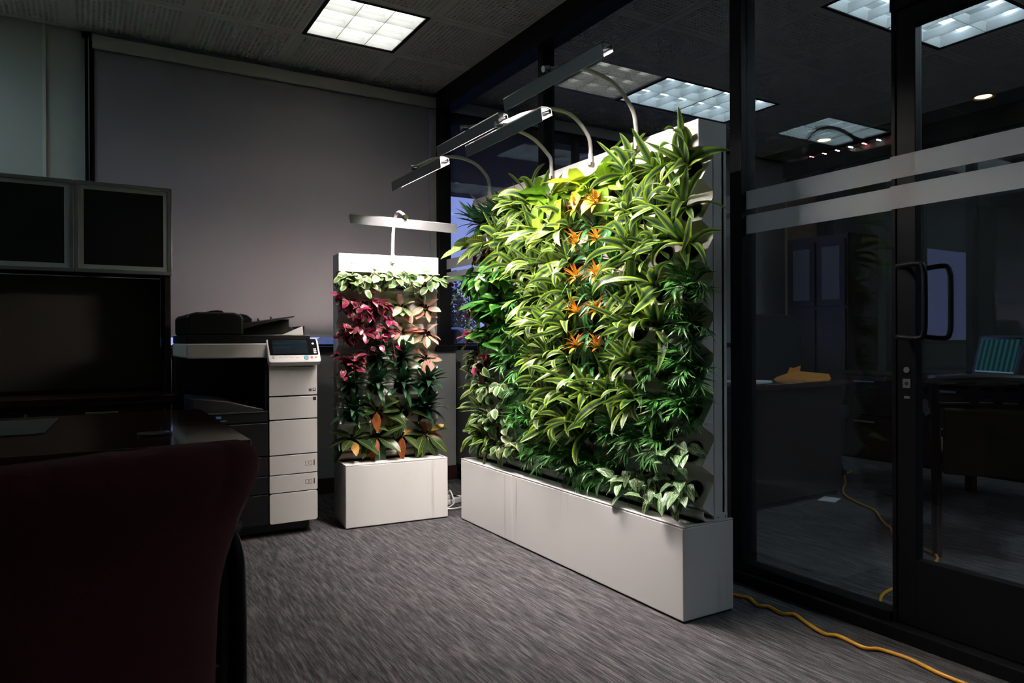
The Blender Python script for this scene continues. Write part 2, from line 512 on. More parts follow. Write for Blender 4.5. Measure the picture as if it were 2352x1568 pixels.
def troffer(x0, y0, w, h, nx, ny, pan, label, tp=.012, tubes=False, lv='louver', name='ceiling_light'):
    root = thing(name, label, 'ceiling light', (x0 + w / 2, y0 + h / 2, CEIL))
    a, b = w / 2 - .008, h / 2 - .008
    fr = MB(); e = 0.022
    fr.box(-a, a, -b, -b + e, -.004, .004); fr.box(-a, a, b - e, b, -.004, .004)
    fr.box(-a, -a + e, -b + e, b - e, -.004, .004); fr.box(a - e, a, -b + e, b - e, -.004, .004)
    obj('trim_frame', fr, M['blackmetal'], root)
    ho = MB(); a -= e; b -= e; H = .085
    ho.box(-a - .004, -a, -b, b, .004, H); ho.box(a, a + .004, -b, b, .004, H)
    ho.box(-a, a, -b - .004, -b, .004, H); ho.box(-a, a, b, b + .004, .004, H)
    obj('housing', ho, M[lv], root)
    if tubes:
        obj('pan', BOX(-a, a, -b, b, H - .004, H), M['louver'], root)
        for k in range(ny):
            y = -b + 2 * b * (k + .5) / ny
            obj('fluorescent_tube', MB().tube([(-a + .01, y, .066), (a - .01, y, .066)], .012, 10), pan, root)
    else:
        obj('lit_pan', BOX(-a, a, -b, b, H - .004, H), pan, root)
    # louver blades, wide on top and thin at the bottom
    bt, z0, z1 = .0016, .002, .055
    for k in range(1, nx):
        x = -a + 2 * a * k / nx
        obj('louver_blade', MB().prism([(x - bt, z0), (x + bt, z0), (x + tp * .45, z1 * .6), (x + tp, z1), (x - tp, z1), (x - tp * .45, z1 * .6)], 'y', -b, b), M[lv], root)
    for k in range(1, ny):
        y = -b + 2 * b * k / ny
        obj('louver_blade', MB().prism([(y - bt, z0), (y + bt, z0), (y + tp * .45, z1 * .6), (y + tp, z1), (y - tp, z1), (y - tp * .45, z1 * .6)], 'x', -a, a), M[lv], root)
    for sx in (-1, 1):
        obj('edge_reflector', MB().prism([(sx * a, z0), (sx * (a - tp * .45), z1 * .6), (sx * (a - tp), z1), (sx * a, z1)], 'y', -b, b), M[lv], root)
    for sy in (-1, 1):
        obj('edge_reflector', MB().prism([(sy * b, z0), (sy * (b - tp * .45), z1 * .6), (sy * (b - tp), z1), (sy * b, z1)], 'x', -a, a), M[lv], root)
    return root
troffer(GRID_X[6], GRID_Y[10], PITCH, PITCH, 3, 3, M['warm_pan'], 'square warm white nine-cell ceiling light near the window shade')
troffer(GRID_X[10], GRID_Y[10], 2 * PITCH, PITCH, 6, 2, M['cool_pan'], 'cool blue-white ceiling light beyond the glass, above the big plant wall', .012, True)
troffer(GRID_X[10], GRID_Y[7], 2 * PITCH, PITCH, 6, 2, M['cool_pan'], 'cool blue-white ceiling light beyond the glass door, top right', .012, True)
troffer(GRID_X[1], GRID_Y[10], 2 * PITCH, PITCH, 6, 2, M['cool_pan_near'], 'cool ceiling light above the overhead cabinet, outside the left edge')

troffer(GRID_X[10], GRID_Y[4], 2 * PITCH, PITCH, 6, 2, M['cool_pan_added'], 'added unseen cool ceiling light beyond the glass door, outside the right edge')  # unseen, added to brighten the office and the frosted strips
troffer(GRID_X[10], GRID_Y[1], 2 * PITCH, PITCH, 6, 2, M['cool_pan_added'], 'added unseen cool ceiling light at the near end of the office beyond the glass')  # second unseen light, also added for more ambient light

def downlight(x, y, label):
    root = thing('downlight', label, 'downlight', (x, y, CEIL - .003), group='recessed downlights beyond the glass')
    obj('trim_ring', MB().lathe([(.070, 0), (.085, 0), (.085, -.005), (.070, -.004)], 28, closed=True), M['amberring'], root)
    obj('reflector_cone', MB().lathe([(.070, -.002), (.045, .004), (.045, .0055), (.071, .001)], 28, closed=True), M['amberring'], root)
    obj('lit_lens', MB().lathe([(.058, .0005), (.0, .0005)], 28), M['downlight'], root)
downlight(6.02, 4.32, 'round warm downlight beyond the glass, nearer the window')
downlight(6.02, 2.92, 'round warm downlight beyond the glass, nearer the door')

# ------------------------------------------------------------------ roller shade
rs = thing('roller_shade', 'pale grey roller shade pulled down over the window', 'window shade', (1.15, 4.985, 1.03))
obj('shade_fabric', BOX(0.055 - 1.15, 2.245 - 1.15, 0, .0015, 0.012, 1.75), M['shade'], rs)
obj('fascia', MB().prism([(-.03, 1.722), (-.035, 1.728), (-.035, 1.80), (-.03, 1.806), (.055, 1.806), (.055, 1.80), (-.022, 1.80), (-.022, 1.722)], 'x', 0.045 - 1.15, 2.29 - 1.15), M['fascia'], rs)
obj('roller_tube', MB().tube([(-1.09, .02, 1.765), (1.09, .02, 1.765)], .026, 16), M['fascia'], rs)
obj('bottom_bar', BOX(0.055 - 1.15, 2.245 - 1.15, -.006, .008, -.006, .014), M['fascia'], rs)
obj('side_channel', BOX(2.252 - 1.15, 2.298 - 1.15, -.012, .03, -.06, 1.72), M['knee'], rs)
obj('side_channel', BOX(0.042 - 1.15, 0.052 - 1.15, -.012, .03, -.06, 1.72), M['blackmetal'], rs)
# the neighbouring office's shade, rolled up
rs2 = thing('roller_shade', 'rolled-up shade in the office beyond the glass partition', 'window shade', (3.71, 4.985, 2.75))
obj('fascia', MB().prism([(-.03, .0), (-.035, .006), (-.035, .08), (-.03, .086), (.055, .086), (.055, .08), (-.022, .08), (-.022, .0)], 'x', -1.27, 1.27), M['fascia'], rs2)
obj('roller_tube', MB().tube([(-1.25, .02, .045), (1.25, .02, .045)], .03, 16), M['fascia'], rs2)

# ------------------------------------------------------------------ glass partition
gp = MB()
gp.box(2.30, 2.42, Y0, Y1, 2.735, CEIL + .002)       # head
part = struct('wall_glass_partition', gp, M['blackmetal'])
def member(name, *a):
    return obj(name, BOX(*a), M['blackmetal'], part, bevel=.003)
member('corner_post', 2.30, 2.40, 4.93, 5.06, 0, 2.735)
member('mullion', 2.33, 2.41, 3.54, 3.60, 0, 2.735)
member('mullion', 2.33, 2.42, 2.06, 2.12, 0, 2.735)
member('mullion', 2.33, 2.42, 0.33, 0.41, 0, 2.735)
member('mullion', 2.33, 2.42, -1.1, -1.04, 0, 2.735)
member('bottom_rail', 2.30, 2.42, Y0, Y1, 0, 0.045)
member('bottom_bead', 2.335, 2.405, 1.43, 4.93, 0.045, 0.075)
member('door_head', 2.34, 2.40, 0.41, 1.43, 2.10, 2.16)
GY = [(3.60, 4.93, .06), (2.12, 3.54, .06), (1.425, 2.06, .06), (-1.04, 0.33, .06), (Y0, -1.1, .06)]
for a, b, z in GY:
    obj('glass_pane', BOX(2.362, 2.372, a, b, z, 2.745), M['glass'], part)
obj('glass_pane', BOX(2.362, 2.372, 0.41, 1.425, 2.15, 2.745), M['glass'], part)
member('door_jamb', 2.345, 2.395, 1.412, 1.428, 0.04, 2.735)
for z0, z1 in ((1.435, 1.512), (1.536, 1.612)):
    for a, b in ((3.60, 4.93), (2.12, 3.54), (1.43, 2.06), (-1.04, 0.33)):
        obj('frosted_film_strip', BOX(2.3605, 2.3618, a, b, z0, z1), M['film'], part)

door = struct('door_1', BOX(2.345, 2.385, 1.345, 1.408, 0.05, 2.095), M['blackmetal'], bevel=.002)
obj('hinge_stile', BOX(2.345, 2.385, 0.42, 0.49, 0.05, 2.095), M['blackmetal'], door)
obj('top_rail', BOX(2.345, 2.385, 0.49, 1.345, 2.035, 2.095), M['blackmetal'], door)
obj('bottom_rail', BOX(2.345, 2.385, 0.49, 1.345, 0.05, 0.27), M['blackmetal'], door)
obj('door_glass', BOX(2.361, 2.369, 0.485, 1.35, 0.265, 2.04), M['glass'], door)
for z0, z1 in ((1.435, 1.512), (1.536, 1.612)):
    obj('frosted_film_strip', BOX(2.3430, 2.3442, 0.42, 1.43, z0, z1), M['film'], door)
def dpull(x, x0):
    pts = [(x0, 1.372, 1.005), (x, 1.37, 1.005), (x, 1.30, 1.0), (x, 1.285, 1.02), (x, 1.282, 1.06), (x, 1.282, 1.18), (x, 1.285, 1.215), (x, 1.30, 1.238), (x, 1.37, 1.235), (x0, 1.372, 1.235)]
    return MB().tube(catmull(pts, 5), .0085, 10)
smooth(obj('pull_handle', dpull(2.285, 2.346), M['blackmetal'], door))
smooth(obj('pull_handle', dpull(2.435, 2.384), M['blackmetal'], door))
lk = obj('lock_plate', BOX(2.342, 2.345, 1.362, 1.388, 0.835, 0.865), M['alu'], door)
obj('keyhole', MB().lathe([(.006, -.001), (.006, .0)], 14, 'x', (2.342, 1.375, .85)), M['blackprint'], lk)
obj('lock_cylinder', MB().lathe([(.010, -.004), (.010, .0)], 18, 'x', (2.345, 1.375, .895)), M['alu'], door)
obj('lock_label', BOX(2.3435, 2.345, 1.365, 1.385, 0.80, 0.808), M['alu'], door)

# second glass wall at the far side of the neighbouring office
fg = MB().box(X2 - .04, X2 + .06, Y0, Y1, 2.70, CEIL)
far = struct('wall_far_glass', fg, M['blackmetal'])
for y in (4.55, 3.2, 1.9, 0.6, -0.7, -2.0):
    obj('mullion', BOX(X2 - .03, X2 + .05, y - .03, y + .03, 0, 2.70), M['blackmetal'], far)
obj('bottom_rail', BOX(X2 - .03, X2 + .05, Y0, Y1, 0, .10), M['blackmetal'], far)
ys = [Y0, -2.0, -0.7, 0.6, 1.9, 3.2, 4.55]
for a, b in zip(ys[:-1], ys[1:]):
    obj('glass_pane', BOX(X2, X2 + .01, a, b, .09, 2.72), M['glass'], far)
obj('solid_panel', BOX(X2, X2 + .03, 4.55, Y1, .09, 2.72), M['darkwood'], far)

# ------------------------------------------------------------------ living plant walls
ROW = 0.147
POT_R = 0.042
MODW = 0.5773
def tray_mesh(W, ncol, yv, yl):
    """one row of pockets: flat top strip, slanted face with round holes, undercut lip. z=0 at the pot centre."""
    mb = MB()
    zt, zf, zl, zb = .063, .037, -.047, -.084
    mb.add([(0, yv, zt), (W, yv, zt), (W, yv, zf), (0, yv, zf)], [(0, 1, 2, 3)])
    mb.add([(0, yl, zl), (W, yl, zl), (W, yv, zb), (0, yv, zb)], [(0, 1, 2, 3)])
    mb.add([(0, yl, zl), (W, yl, zl), (W, yl + .004, zl - .003), (0, yl + .004, zl - .003)], [(0, 1, 2, 3)])
    # slanted face
    A = Vector((0, yv, zf)); T = Vector((0, yl - yv, zl - zf)); Ls = T.length; T.normalize()
    cw = W / ncol
    seg = 24
    for c in range(ncol):
        x0 = c * cw; cx = x0 + cw / 2; cs = Ls * .5
        ring = []; outer = []; inner = []
        N = Vector((0, T.z, -T.y)); N = -N if N.y > 0 else N
        for k in range(seg):
            an = 2 * math.pi * k / seg
            dx, ds = math.cos(an), math.sin(an)
            ring.append(A + T * (cs + POT_R * 1.03 * ds) + Vector((cx + POT_R * 1.03 * dx, 0, 0)))
            inner.append(ring[-1] - N * .03)
            kx = (cw / 2) / abs(dx) if abs(dx) > 1e-6 else 1e9
            ks = (Ls / 2) / abs(ds) if abs(ds) > 1e-6 else 1e9
            r = min(kx, ks)
            outer.append(A + T * (cs + r * ds) + Vector((cx + r * dx, 0, 0)))
        b = len(mb.v)
        mb.v += [tuple(p) for p in outer + ring + inner]
        for k in range(seg):
            k2 = (k + 1) % seg
            mb.f.append((b + k, b + k2, b + seg + k2, b + seg + k))
            mb.f.append((b + seg + k, b + seg + k2, b + 2 * seg + k2, b + 2 * seg + k))
        for (sx, ss) in ((-1, -1), (1, -1), (1, 1), (-1, 1)):    # corner triangles
            corner = A + T * (cs + ss * Ls / 2) + Vector((cx + sx * cw / 2, 0, 0))
            ca = math.atan2(ss * Ls, sx * cw) % (2 * math.pi)
            ka = int(ca / (2 * math.pi) * seg); kb = (ka + 1) % seg
            b2 = len(mb.v); mb.v.append(tuple(corner))
            mb.f.append((b + ka, b2, b + kb))
    # closed ends showing the zigzag section
    for x in (0, W):
        mb.add([(x, yv, zt), (x, yv, zf), (x, yl, zl), (x, yv, zb)], [(0, 1, 2, 3)])
    me = mb.mesh('pocket_tray', fix=True)
    me.materials.append(M['cream'])
    return me

def living_wall(name, label, loc, rz, nmod, nrow, ztop, base_depth, off, boxes, plates):
    W = MODW * nmod
    root = thing(name, label, 'plant wall', loc, rz)
    yv, yl = .150 + off, .093 + off
    BH = .335
    for (a, b) in boxes:
        bx = MB()
        bx.box(a, b, 0, base_depth, 0.006, BH)
        o = obj('planter_box', bx, M['planter'], root, bevel=.004)
    obj('plinth', BOX(.006, W - .006, .006, base_depth - .006, 0, .006), M['slot'], root)
    obj('drain_slot', BOX(.02, W - .02, yl + .0, yv + .02, BH, BH + .0015), M['slot'], root)
    lid = obj('planter_lip', BOX(.0, W, 0, .012, BH, BH + .006), M['cream'], root, bevel=.002)
    obj('planter_lip', BOX(.0, .012, .012, base_depth, BH, BH + .006), M['cream'], root, bevel=.002)
    obj('planter_lip', BOX(W - .012, W, .012, base_depth, BH, BH + .006), M['cream'], root, bevel=.002)
    zh0 = ztop - .100
    obj('back_panel', BOX(0, W, yv + .045, yv + .055, BH, zh0), M['cream'], root)
    for x in (0, W - .012):
        p = obj('side_post', BOX(x, x + .012, yv + .003, yv + .07, BH + .001, zh0), M['cream'], root, bevel=.002)
        bk = obj('foot_bracket', BOX(x - .0015 if x == 0 else x + .012, x if x == 0 else x + .0135, yv + .010, yv + .068, BH + .004, BH + .034), M['cream'], p)
        for yy in (yv + .020, yv + .058):
            obj('screw', MB().lathe([(.003, -.0006), (.003, .0006)], 10, 'x', (x - .0018 if x == 0 else x + .0138, yy, BH + .018)), M['darkplastic'], bk)
    hd = obj('header_box', BOX(0, W, .080 + off, .222 + off, zh0, ztop), M['cream'], root, bevel=.003)
    hz = ztop - .05
    for (px) in plates:
        pl = obj('switch_plate', BOX(px - .026, px + .026, .0785 + off, .080 + off, hz - .016, hz + .022), M['cream'], root, bevel=.0006)
        for k in range(3):
            obj('switch_slot', BOX(px - .014 + .012 * k - .002, px - .014 + .012 * k + .002, .0778 + off, .0786 + off, hz - .006, hz + .002), M['blackprint'], pl)
        obj('switch_mark', BOX(px - .010, px + .010, .0778 + off, .0786 + off, hz + .010, hz + .0125), M['alu'], pl)
        obj('switch_mark', BOX(px - .004, px + .008, .0778 + off, .0786 + off, hz - .012, hz - .010), M['alu'], pl)
    tm = tray_mesh(MODW, 4, yv, yl)
    zc0 = BH + .109
    for r in range(nrow):
        for m in range(nmod):
            o = bpy.data.objects.new('pocket_tray', tm); COL.objects.link(o); o.parent = root
            o.location = (MODW * m, 0, zc0 + ROW * r)
    # rounded drip lip under the lowest row
    prof = [(yv, .0), (yl + .018, .004), (yl + .005, .015), (yl - .002, .030), (yl + .004, .040), (yl + .010, .040), (yl + .006, .030), (yl + .012, .019), (yl + .022, .010), (yv, .006)]
    prof = [(p[0], p[1] + BH + .006) for p in prof]
    obj('drip_lip', MB().prism(prof, 'x', 0, W), M['cream'], root)
    return root, yv, yl, zc0

# planter enamel with a few faint drip stains
t = NT('planter_enamel').set(rough=0.33)
v = t.coord('Object', (38, 38, 1.6)); v0 = t.coord('Object', (3.0, 3.0, 1.2))
st = t.noise(v, 1.0, 3.0, 0.7); rg = t.noise(v0, 1.0, 1.0)
f = t.math('MULTIPLY', t.ramp(st, [(0.56, (0, 0, 0)), (0.75, (1, 1, 1))]), t.ramp(rg, [(0.55, (0, 0, 0)), (0.68, (1, 1, 1))]))
f = t.math('MULTIPLY', f, 0.55)
t.link(t.mix(f, (0.86, 0.84, 0.815), (0.42, 0.36, 0.31)), t.b.inputs['Base Color'])
M['planter'] = t.m

BIG_LOC, BIG_RZ = (1.80, 3.586, 0), -math.pi / 2
SML_LOC, SML_RZ = (1.178, 3.701, 0), math.radians(-4.24)
big, byv, byl, bz0 = living_wall('living_wall', 'long cream plant wall along the glass partition, full of green plants', BIG_LOC, BIG_RZ, 3, 9, 1.787, .25, 0.0, [(0, .555), (.556, MODW * 3)], [.10, .62])
sml, syv, syl, sz0 = living_wall('living_wall', 'narrow cream plant wall between the copier and the glass corner', SML_LOC, SML_RZ, 1, 7, 1.478, .27, .055, [(0, MODW)], [.085])

# ------------------------------------------------------------------ grow lamps
M['led_white_dim'] = led_mat('white_led_dimmed', (1.0, 0.96, 0.90), LED_WHITE * .47)
M['led_red_dim'] = led_mat('red_led_dimmed', (1.0, 0.10, 0.12), LED_RED * .7)
def grow_lamp(wall, off, bx, zb, arc, end, tilt, L, label, twist=0.0, roll=0.0, led_tilt=math.radians(9), dim='', group='clip-on grow lamps'):
    mw = Matrix.Translation(wall.location) @ Matrix.Rotation(wall.rotation_euler.z, 4, 'Z')
    root = thing('grow_lamp', label, 'lamp', mw @ Vector((bx, .080 + off, zb)), wall.rotation_euler.z, group)
    base = MB().lathe([(.011, -.016), (.0125, -.012), (.0125, .0)], 18, 'y', (0, -.004, 0))
    obj('pivot_foot', base, M['chrome'], root)
    obj('pivot_screw', MB().lathe([(.0045, -.018), (.0045, -.016)], 12, 'y', (0, -.004, 0)), M['blackprint'], root)
    obj('socket', MB().tube([(0, -.013, -.004), (0, -.013, .045)], .0105, 16), M['whitelamp'], root)
    pts = [(0, -.013, .03), (0, -.014, .08)] + [(0, -.013 - a, b) for a, b in arc] + [(twist, -.013 - end[0], end[1])]
    smooth(obj('gooseneck_arm', MB().tube(catmull(pts, 10), .0085, 14), M['whitelamp'], root))
    e = Vector((twist, -.013 - end[0], end[1]))
    obj('end_cap', MB().tube([e + Vector((0, .006, .002)), e + Vector((0, -.022, -.004))], .0115, 16), M['chrome'], root)
    # head: a shallow trough, opening towards the wall and down
    hm = Matrix.Translation(e + Vector((0, .010, -.012))) @ Matrix.Rotation(roll, 4, 'Y') @ Matrix.Rotation(tilt, 4, 'X')
    def put(nm, mb, mat, par=root):
        o = obj(nm, mb, mat, par); o.matrix_local = hm; return o
    h = L / 2; fl = -.009 if dim else -.030
    prof = [(-.012, -.052), (-.016, -.006), (-.012, 0), (.012, 0), (.030, -.005), (.034, fl), (.031, fl), (.028, -.0085), (.011, -.0035), (-.010, -.004), (-.013, -.007), (-.0095, -.052)]
    put('lamp_housing', MB().prism(prof, 'x', -h, h), M['lampback'])
    put('end_plate', MB().prism([(-.010, -.045), (-.012, -.010), (-.009, -.005), (.009, -.005), (.024, -.012)], 'x', -h + .0005, -h + .003), M['lampback'])
    put('end_plate', MB().prism([(-.011, -.022), (-.012, -.010), (-.009, -.005), (.009, -.005), (.020, -.010)], 'x', h - .003, h - .0005), M['whitelamp'])
    put('pivot_bracket', MB().box(-.012, .012, -.006, .012, -.002, .016), M['chrome'])
    hm = hm @ Matrix.Translation((0, .008, -.019)) @ Matrix.Rotation(led_tilt, 4, 'X')
    put('led_board', BOX(-h + .006, h - .006, -.015, .015, -.0015, .0015), M['reflector'])
    n = 8
    led = {}
    for k in ('led_white', 'led_red'):
        led[k] = MB().add([(.0062 * math.cos(i * math.pi / 4), .0062 * math.sin(i * math.pi / 4), 0) for i in range(8)], [tuple(range(8))[::-1]]).mesh('led', fix=False)
        led[k].materials.append(M[k + dim])
    for r in range(2):
        for k in range(n):
            kind = 'led_red' if (k + 2 * r) % 4 == 2 else 'led_white'
            o = bpy.data.objects.new('led', led[kind]); COL.objects.link(o); o.parent = root
            x = -h + .05 + (L - .1) * (k + .35 * r) / (n - .65)
            o.matrix_local = hm @ Matrix.Translation((x, (-.009 if r else .009), -.0025))
    return root
# positions along the wall are measured from its far end
grow_lamp(big, 0, 3.586 - 2.174, 1.752, [(.02, .15), (.10, .228), (.20, .258), (.30, .258)], (.415, .232), math.radians(6), .64, 'grow lamp nearest the camera, highest on the big plant wall')
grow_lamp(big, 0, 3.586 - 2.470, 1.752, [(.02, .13), (.09, .19), (.19, .206), (.31, .172)], (.445, .104), math.radians(4), .60, 'grow lamp second from the camera on the big plant wall')
grow_lamp(big, 0, 3.586 - 2.773, 1.752, [(.02, .11), (.10, .170), (.21, .198), (.33, .195)], (.445, .168), math.radians(2), .58, 'grow lamp third from the camera on the big plant wall')
grow_lamp(big, 0, 3.586 - 3.364, 1.750, [(.02, .13), (.09, .185), (.20, .205), (.32, .18)], (.43, .122), 0.0, .62, 'grow lamp farthest from the camera on the big plant wall')
grow_lamp(sml, .055, .300, 1.438, [(.012, .17), (.05, .245), (.12, .262), (.20, .235)], (.25, .215), math.radians(-8), .585, 'grow lamp arching over the narrow plant wall', twist=-.01, roll=math.radians(1.5), led_tilt=math.radians(60), dim='_dim')

# ------------------------------------------------------------------ leaves
def leaf_mesh(name, mat, L, W, width, angle, nseg=12, fold=0.25, twist=0.0, wave=0.0, cross=2):
    """blade along +x; angle(t) is the pitch of the midrib in radians; width(t) in 0..1."""
    mb = MB(); uv = []
    p = Vector((0, 0, 0)); ss = [i / cross for i in range(-cross, cross + 1)]
    for i in range(nseg + 1):
        t_ = i / nseg
        a = angle(t_)
        if i:
            a2 = angle((i - .5) / nseg)
            p = p + Vector((math.cos(a2), 0, math.sin(a2))) * (L / nseg)
        nrm = Vector((-math.sin(a), 0, math.cos(a)))
        w = max(width(t_), 0.012) * W / 2
        tw = twist * t_
        for s_ in ss:
            side = Vector((0, math.cos(tw), 0)) + nrm * math.sin(tw)
            q = p + side * (s_ * w) + nrm * (abs(s_) * w * fold + wave * W * math.sin(t_ * 13 + s_ * 2) * abs(s_) * .5)
            mb.v.append(tuple(q)); uv.append(((s_ + 1) / 2, t_))
    m = len(ss)
    for i in range(nseg):
        for k in range(m - 1):
            mb.f.append((i * m + k, i * m + k + 1, (i + 1) * m + k + 1, (i + 1) * m + k))
    me = mb.mesh(name, smooth=True, fix=False)
    ul = me.uv_layers.new(name='UVMap')
    for lp in me.loops:
        ul.data[lp.index].uv = uv[lp.vertex_index]
    me.materials.append(mat)
    return me

def leaf_mat(name, build, rough=0.35, trans=0.18, spec=0.5, tcol=None):
    t = NT(name).set(rough=rough, spec=spec)
    tc = t.new('ShaderNodeTexCoord'); sp = t.new('ShaderNodeSeparateXYZ'); t.link(tc.outputs['UV'], sp.inputs[0])
    oi = t.new('ShaderNodeObjectInfo')
    u = t.math('ABSOLUTE', t.math('SUBTRACT', t.math('MULTIPLY', sp.outputs['X'], 2.0), 1.0))
    c = build(t, u, sp.outputs['X'], sp.outputs['Y'], oi.outputs['Random'])
    hs = t.new('ShaderNodeHueSaturation')
    t.link(c, hs.inputs['Color'])
    t.link(t.math('ADD', t.math('MULTIPLY', oi.outputs['Random'], 0.45), 0.62), hs.inputs['Value'])
    t.link(hs.outputs[0], t.b.inputs['Base Color'])
    tl = t.new('ShaderNodeBsdfTranslucent'); t.link(hs.outputs[0], tl.inputs[0])
    mx = t.new('ShaderNodeMixShader'); mx.inputs[0].default_value = trans
    t.link(t.b.outputs[0], mx.inputs[1]); t.link(tl.outputs[0], mx.inputs[2]); t.link(mx.outputs[0], t.out.inputs[0])
    return t.m

def uvnoise(t, su, sv, scale, detail=2.0):
    return t.noise(t.coord('UV', (su, sv, 1)), scale, detail)

def b_lemon(t, u, x, y, r):
    base = t.ramp(u, [(0.0, (0.022, 0.070, 0.028)), (0.34, (0.030, 0.085, 0.035)), (0.42, (0.36, 0.44, 0.30)), (0.48, (0.05, 0.13, 0.04)), (0.55, (0.09, 0.20, 0.04)), (0.62, (0.30, 0.48, 0.025)), (1.0, (0.38, 0.56, 0.020))])
    streak = uvnoise(t, 26, 0.8, 1.0)
    base = t.mix(t.math('MULTIPLY', t.ramp(streak, [(0.54, (0, 0, 0)), (0.68, (1, 1, 1))]), 0.40), base, (0.36, 0.43, 0.30))
    return base
def b_lime(t, u, x, y, r):
    c = t.ramp(r, [(0.0, (0.11, 0.29, 0.008)), (0.6, (0.20, 0.38, 0.010)), (1.0, (0.36, 0.46, 0.02))])
    mid = t.ramp(u, [(0.0, (1, 1, 1)), (0.07, (0, 0, 0))])
    return t.mix(t.math('MULTIPLY', mid, 0.5), c, (0.60, 0.72, 0.20))
def b_green(t, u, x, y, r):
    c = t.ramp(r, [(0.0, (0.035, 0.17, 0.025)), (0.7, (0.07, 0.28, 0.03)), (1.0, (0.20, 0.42, 0.05))])
    n = uvnoise(t, 9, 9, 1.0)
    c = t.mix(t.math('MULTIPLY', t.ramp(n, [(0.55, (0, 0, 0)), (0.72, (1, 1, 1))]), 0.35), c, (0.40, 0.55, 0.20))
    return c
def b_palm(t, u, x, y, r):
    return t.ramp(r, [(0.0, (0.045, 0.19, 0.035)), (1.0, (0.11, 0.38, 0.070))])
def b_dark(t, u, x, y, r):
    c = t.ramp(r, [(0.0, (0.020, 0.075, 0.034)), (1.0, (0.042, 0.135, 0.055))])
    mid = t.ramp(u, [(0.0, (1, 1, 1)), (0.12, (0, 0, 0))])
    return t.mix(t.math('MULTIPLY', mid, 0.25), c, (0.08, 0.18, 0.08))
def veins(t, u, y, n=11.0, w=0.16, slant=0.22):
    ph = t.math('FRACT', t.math('MULTIPLY', t.math('SUBTRACT', y, t.math('MULTIPLY', u, slant)), n))
    d_ = t.math('ABSOLUTE', t.math('SUBTRACT', ph, 0.5))
    v_ = t.ramp(d_, [(0.0, (1, 1, 1)), (w, (0, 0, 0))])
    m_ = t.ramp(u, [(0.0, (1, 1, 1)), (0.10, (0, 0, 0))])
    return v_, m_
def b_croton(t, u, x, y, r):
    v_, m_ = veins(t, u, y)
    fac = t.math('MAXIMUM', t.math('MULTIPLY', v_, t.math('ADD', t.math('MULTIPLY', r, 0.60), 0.0)), m_)
    return t.mix(fac, (0.018, 0.065, 0.024), (0.62, 0.56, 0.10))
def b_croton_y(t, u, x, y, r):
    v_, m_ = veins(t, u, y, 10.0, 0.20)
    return t.mix(t.math('MAXIMUM', t.math('MULTIPLY', v_, 0.8), m_), (0.020, 0.075, 0.026), (0.60, 0.55, 0.10))
def b_croton_o(t, u, x, y, r):
    v_, m_ = veins(t, u, y, 9.0, 0.22)
    c = t.ramp(r, [(0.0, (0.50, 0.10, 0.03)), (0.45, (0.62, 0.24, 0.05)), (1.0, (0.72, 0.50, 0.10))])
    return t.mix(t.math('MULTIPLY', t.math('MAXIMUM', v_, m_), 0.55), c, (0.08, 0.07, 0.02))
def b_varieg(t, u, x, y, r):
    n = uvnoise(t, 4, 4, 1.0)
    e = t.math('ADD', u, t.math('MULTIPLY', t.math('SUBTRACT', n, 0.5), 0.55))
    return t.ramp(e, [(0.0, (0.07, 0.20, 0.055)), (0.52, (0.12, 0.27, 0.085)), (0.70, (0.46, 0.52, 0.24)), (1.0, (0.62, 0.62, 0.38))])
def b_splash(t, u, x, y, r):
    n = uvnoise(t, 7, 5, 1.0)
    return t.ramp(n, [(0.40, (0.05, 0.16, 0.045)), (0.52, (0.17, 0.32, 0.12)), (0.60, (0.58, 0.64, 0.44))])
def b_magenta(t, u, x, y, r):
    n = uvnoise(t, 5, 5, 1.0)
    e = t.math('ADD', u, t.math('MULTIPLY', t.math('SUBTRACT', n, 0.5), 0.9))
    c = t.ramp(r, [(0.0, (0.15, 0.001, 0.026)), (0.7, (0.31, 0.002, 0.070)), (1.0, (0.46, 0.09, 0.15))])
    k = t.ramp(e, [(0.0, (0, 0, 0)), (0.62, (0, 0, 0)), (0.85, (1, 1, 1))])
    return t.mix(k, c, t.ramp(r, [(0.0, (0.03, 0.05, 0.03)), (1.0, (0.22, 0.30, 0.14))]))
def b_pink(t, u, x, y, r):
    n = uvnoise(t, 8, 5, 1.0)
    e = t.math('ADD', u, t.math('MULTIPLY', t.math('SUBTRACT', n, 0.5), 0.8))
    c = t.ramp(r, [(0.0, (0.70, 0.16, 0.17)), (0.45, (0.76, 0.36, 0.33)), (1.0, (0.80, 0.66, 0.46))])
    k = t.ramp(e, [(0.0, (0, 0, 0)), (0.66, (0, 0, 0)), (0.86, (1, 1, 1))])
    return t.mix(k, c, (0.13, 0.30, 0.07))
def b_pinkgreen(t, u, x, y, r):
    v_, m_ = veins(t, u, y, 8.0, 0.2)
    n = uvnoise(t, 6, 6, 1.0)
    c = t.ramp(n, [(0.42, (0.035, 0.15, 0.05)), (0.60, (0.16, 0.30, 0.12))])
    return t.mix(t.math('MULTIPLY', t.math('MAXIMUM', v_, m_), 0.6), c, (0.75, 0.30, 0.24))
def b_orange(t, u, x, y, r):
    c = t.ramp(y, [(0.0, (0.80, 0.40, 0.03)), (0.6, (0.82, 0.27, 0.02)), (1.0, (0.70, 0.12, 0.03))])
    return c
def b_brom(t, u, x, y, r):
    return t.ramp(r, [(0.0, (0.025, 0.12, 0.035)), (1.0, (0.07, 0.24, 0.065))])

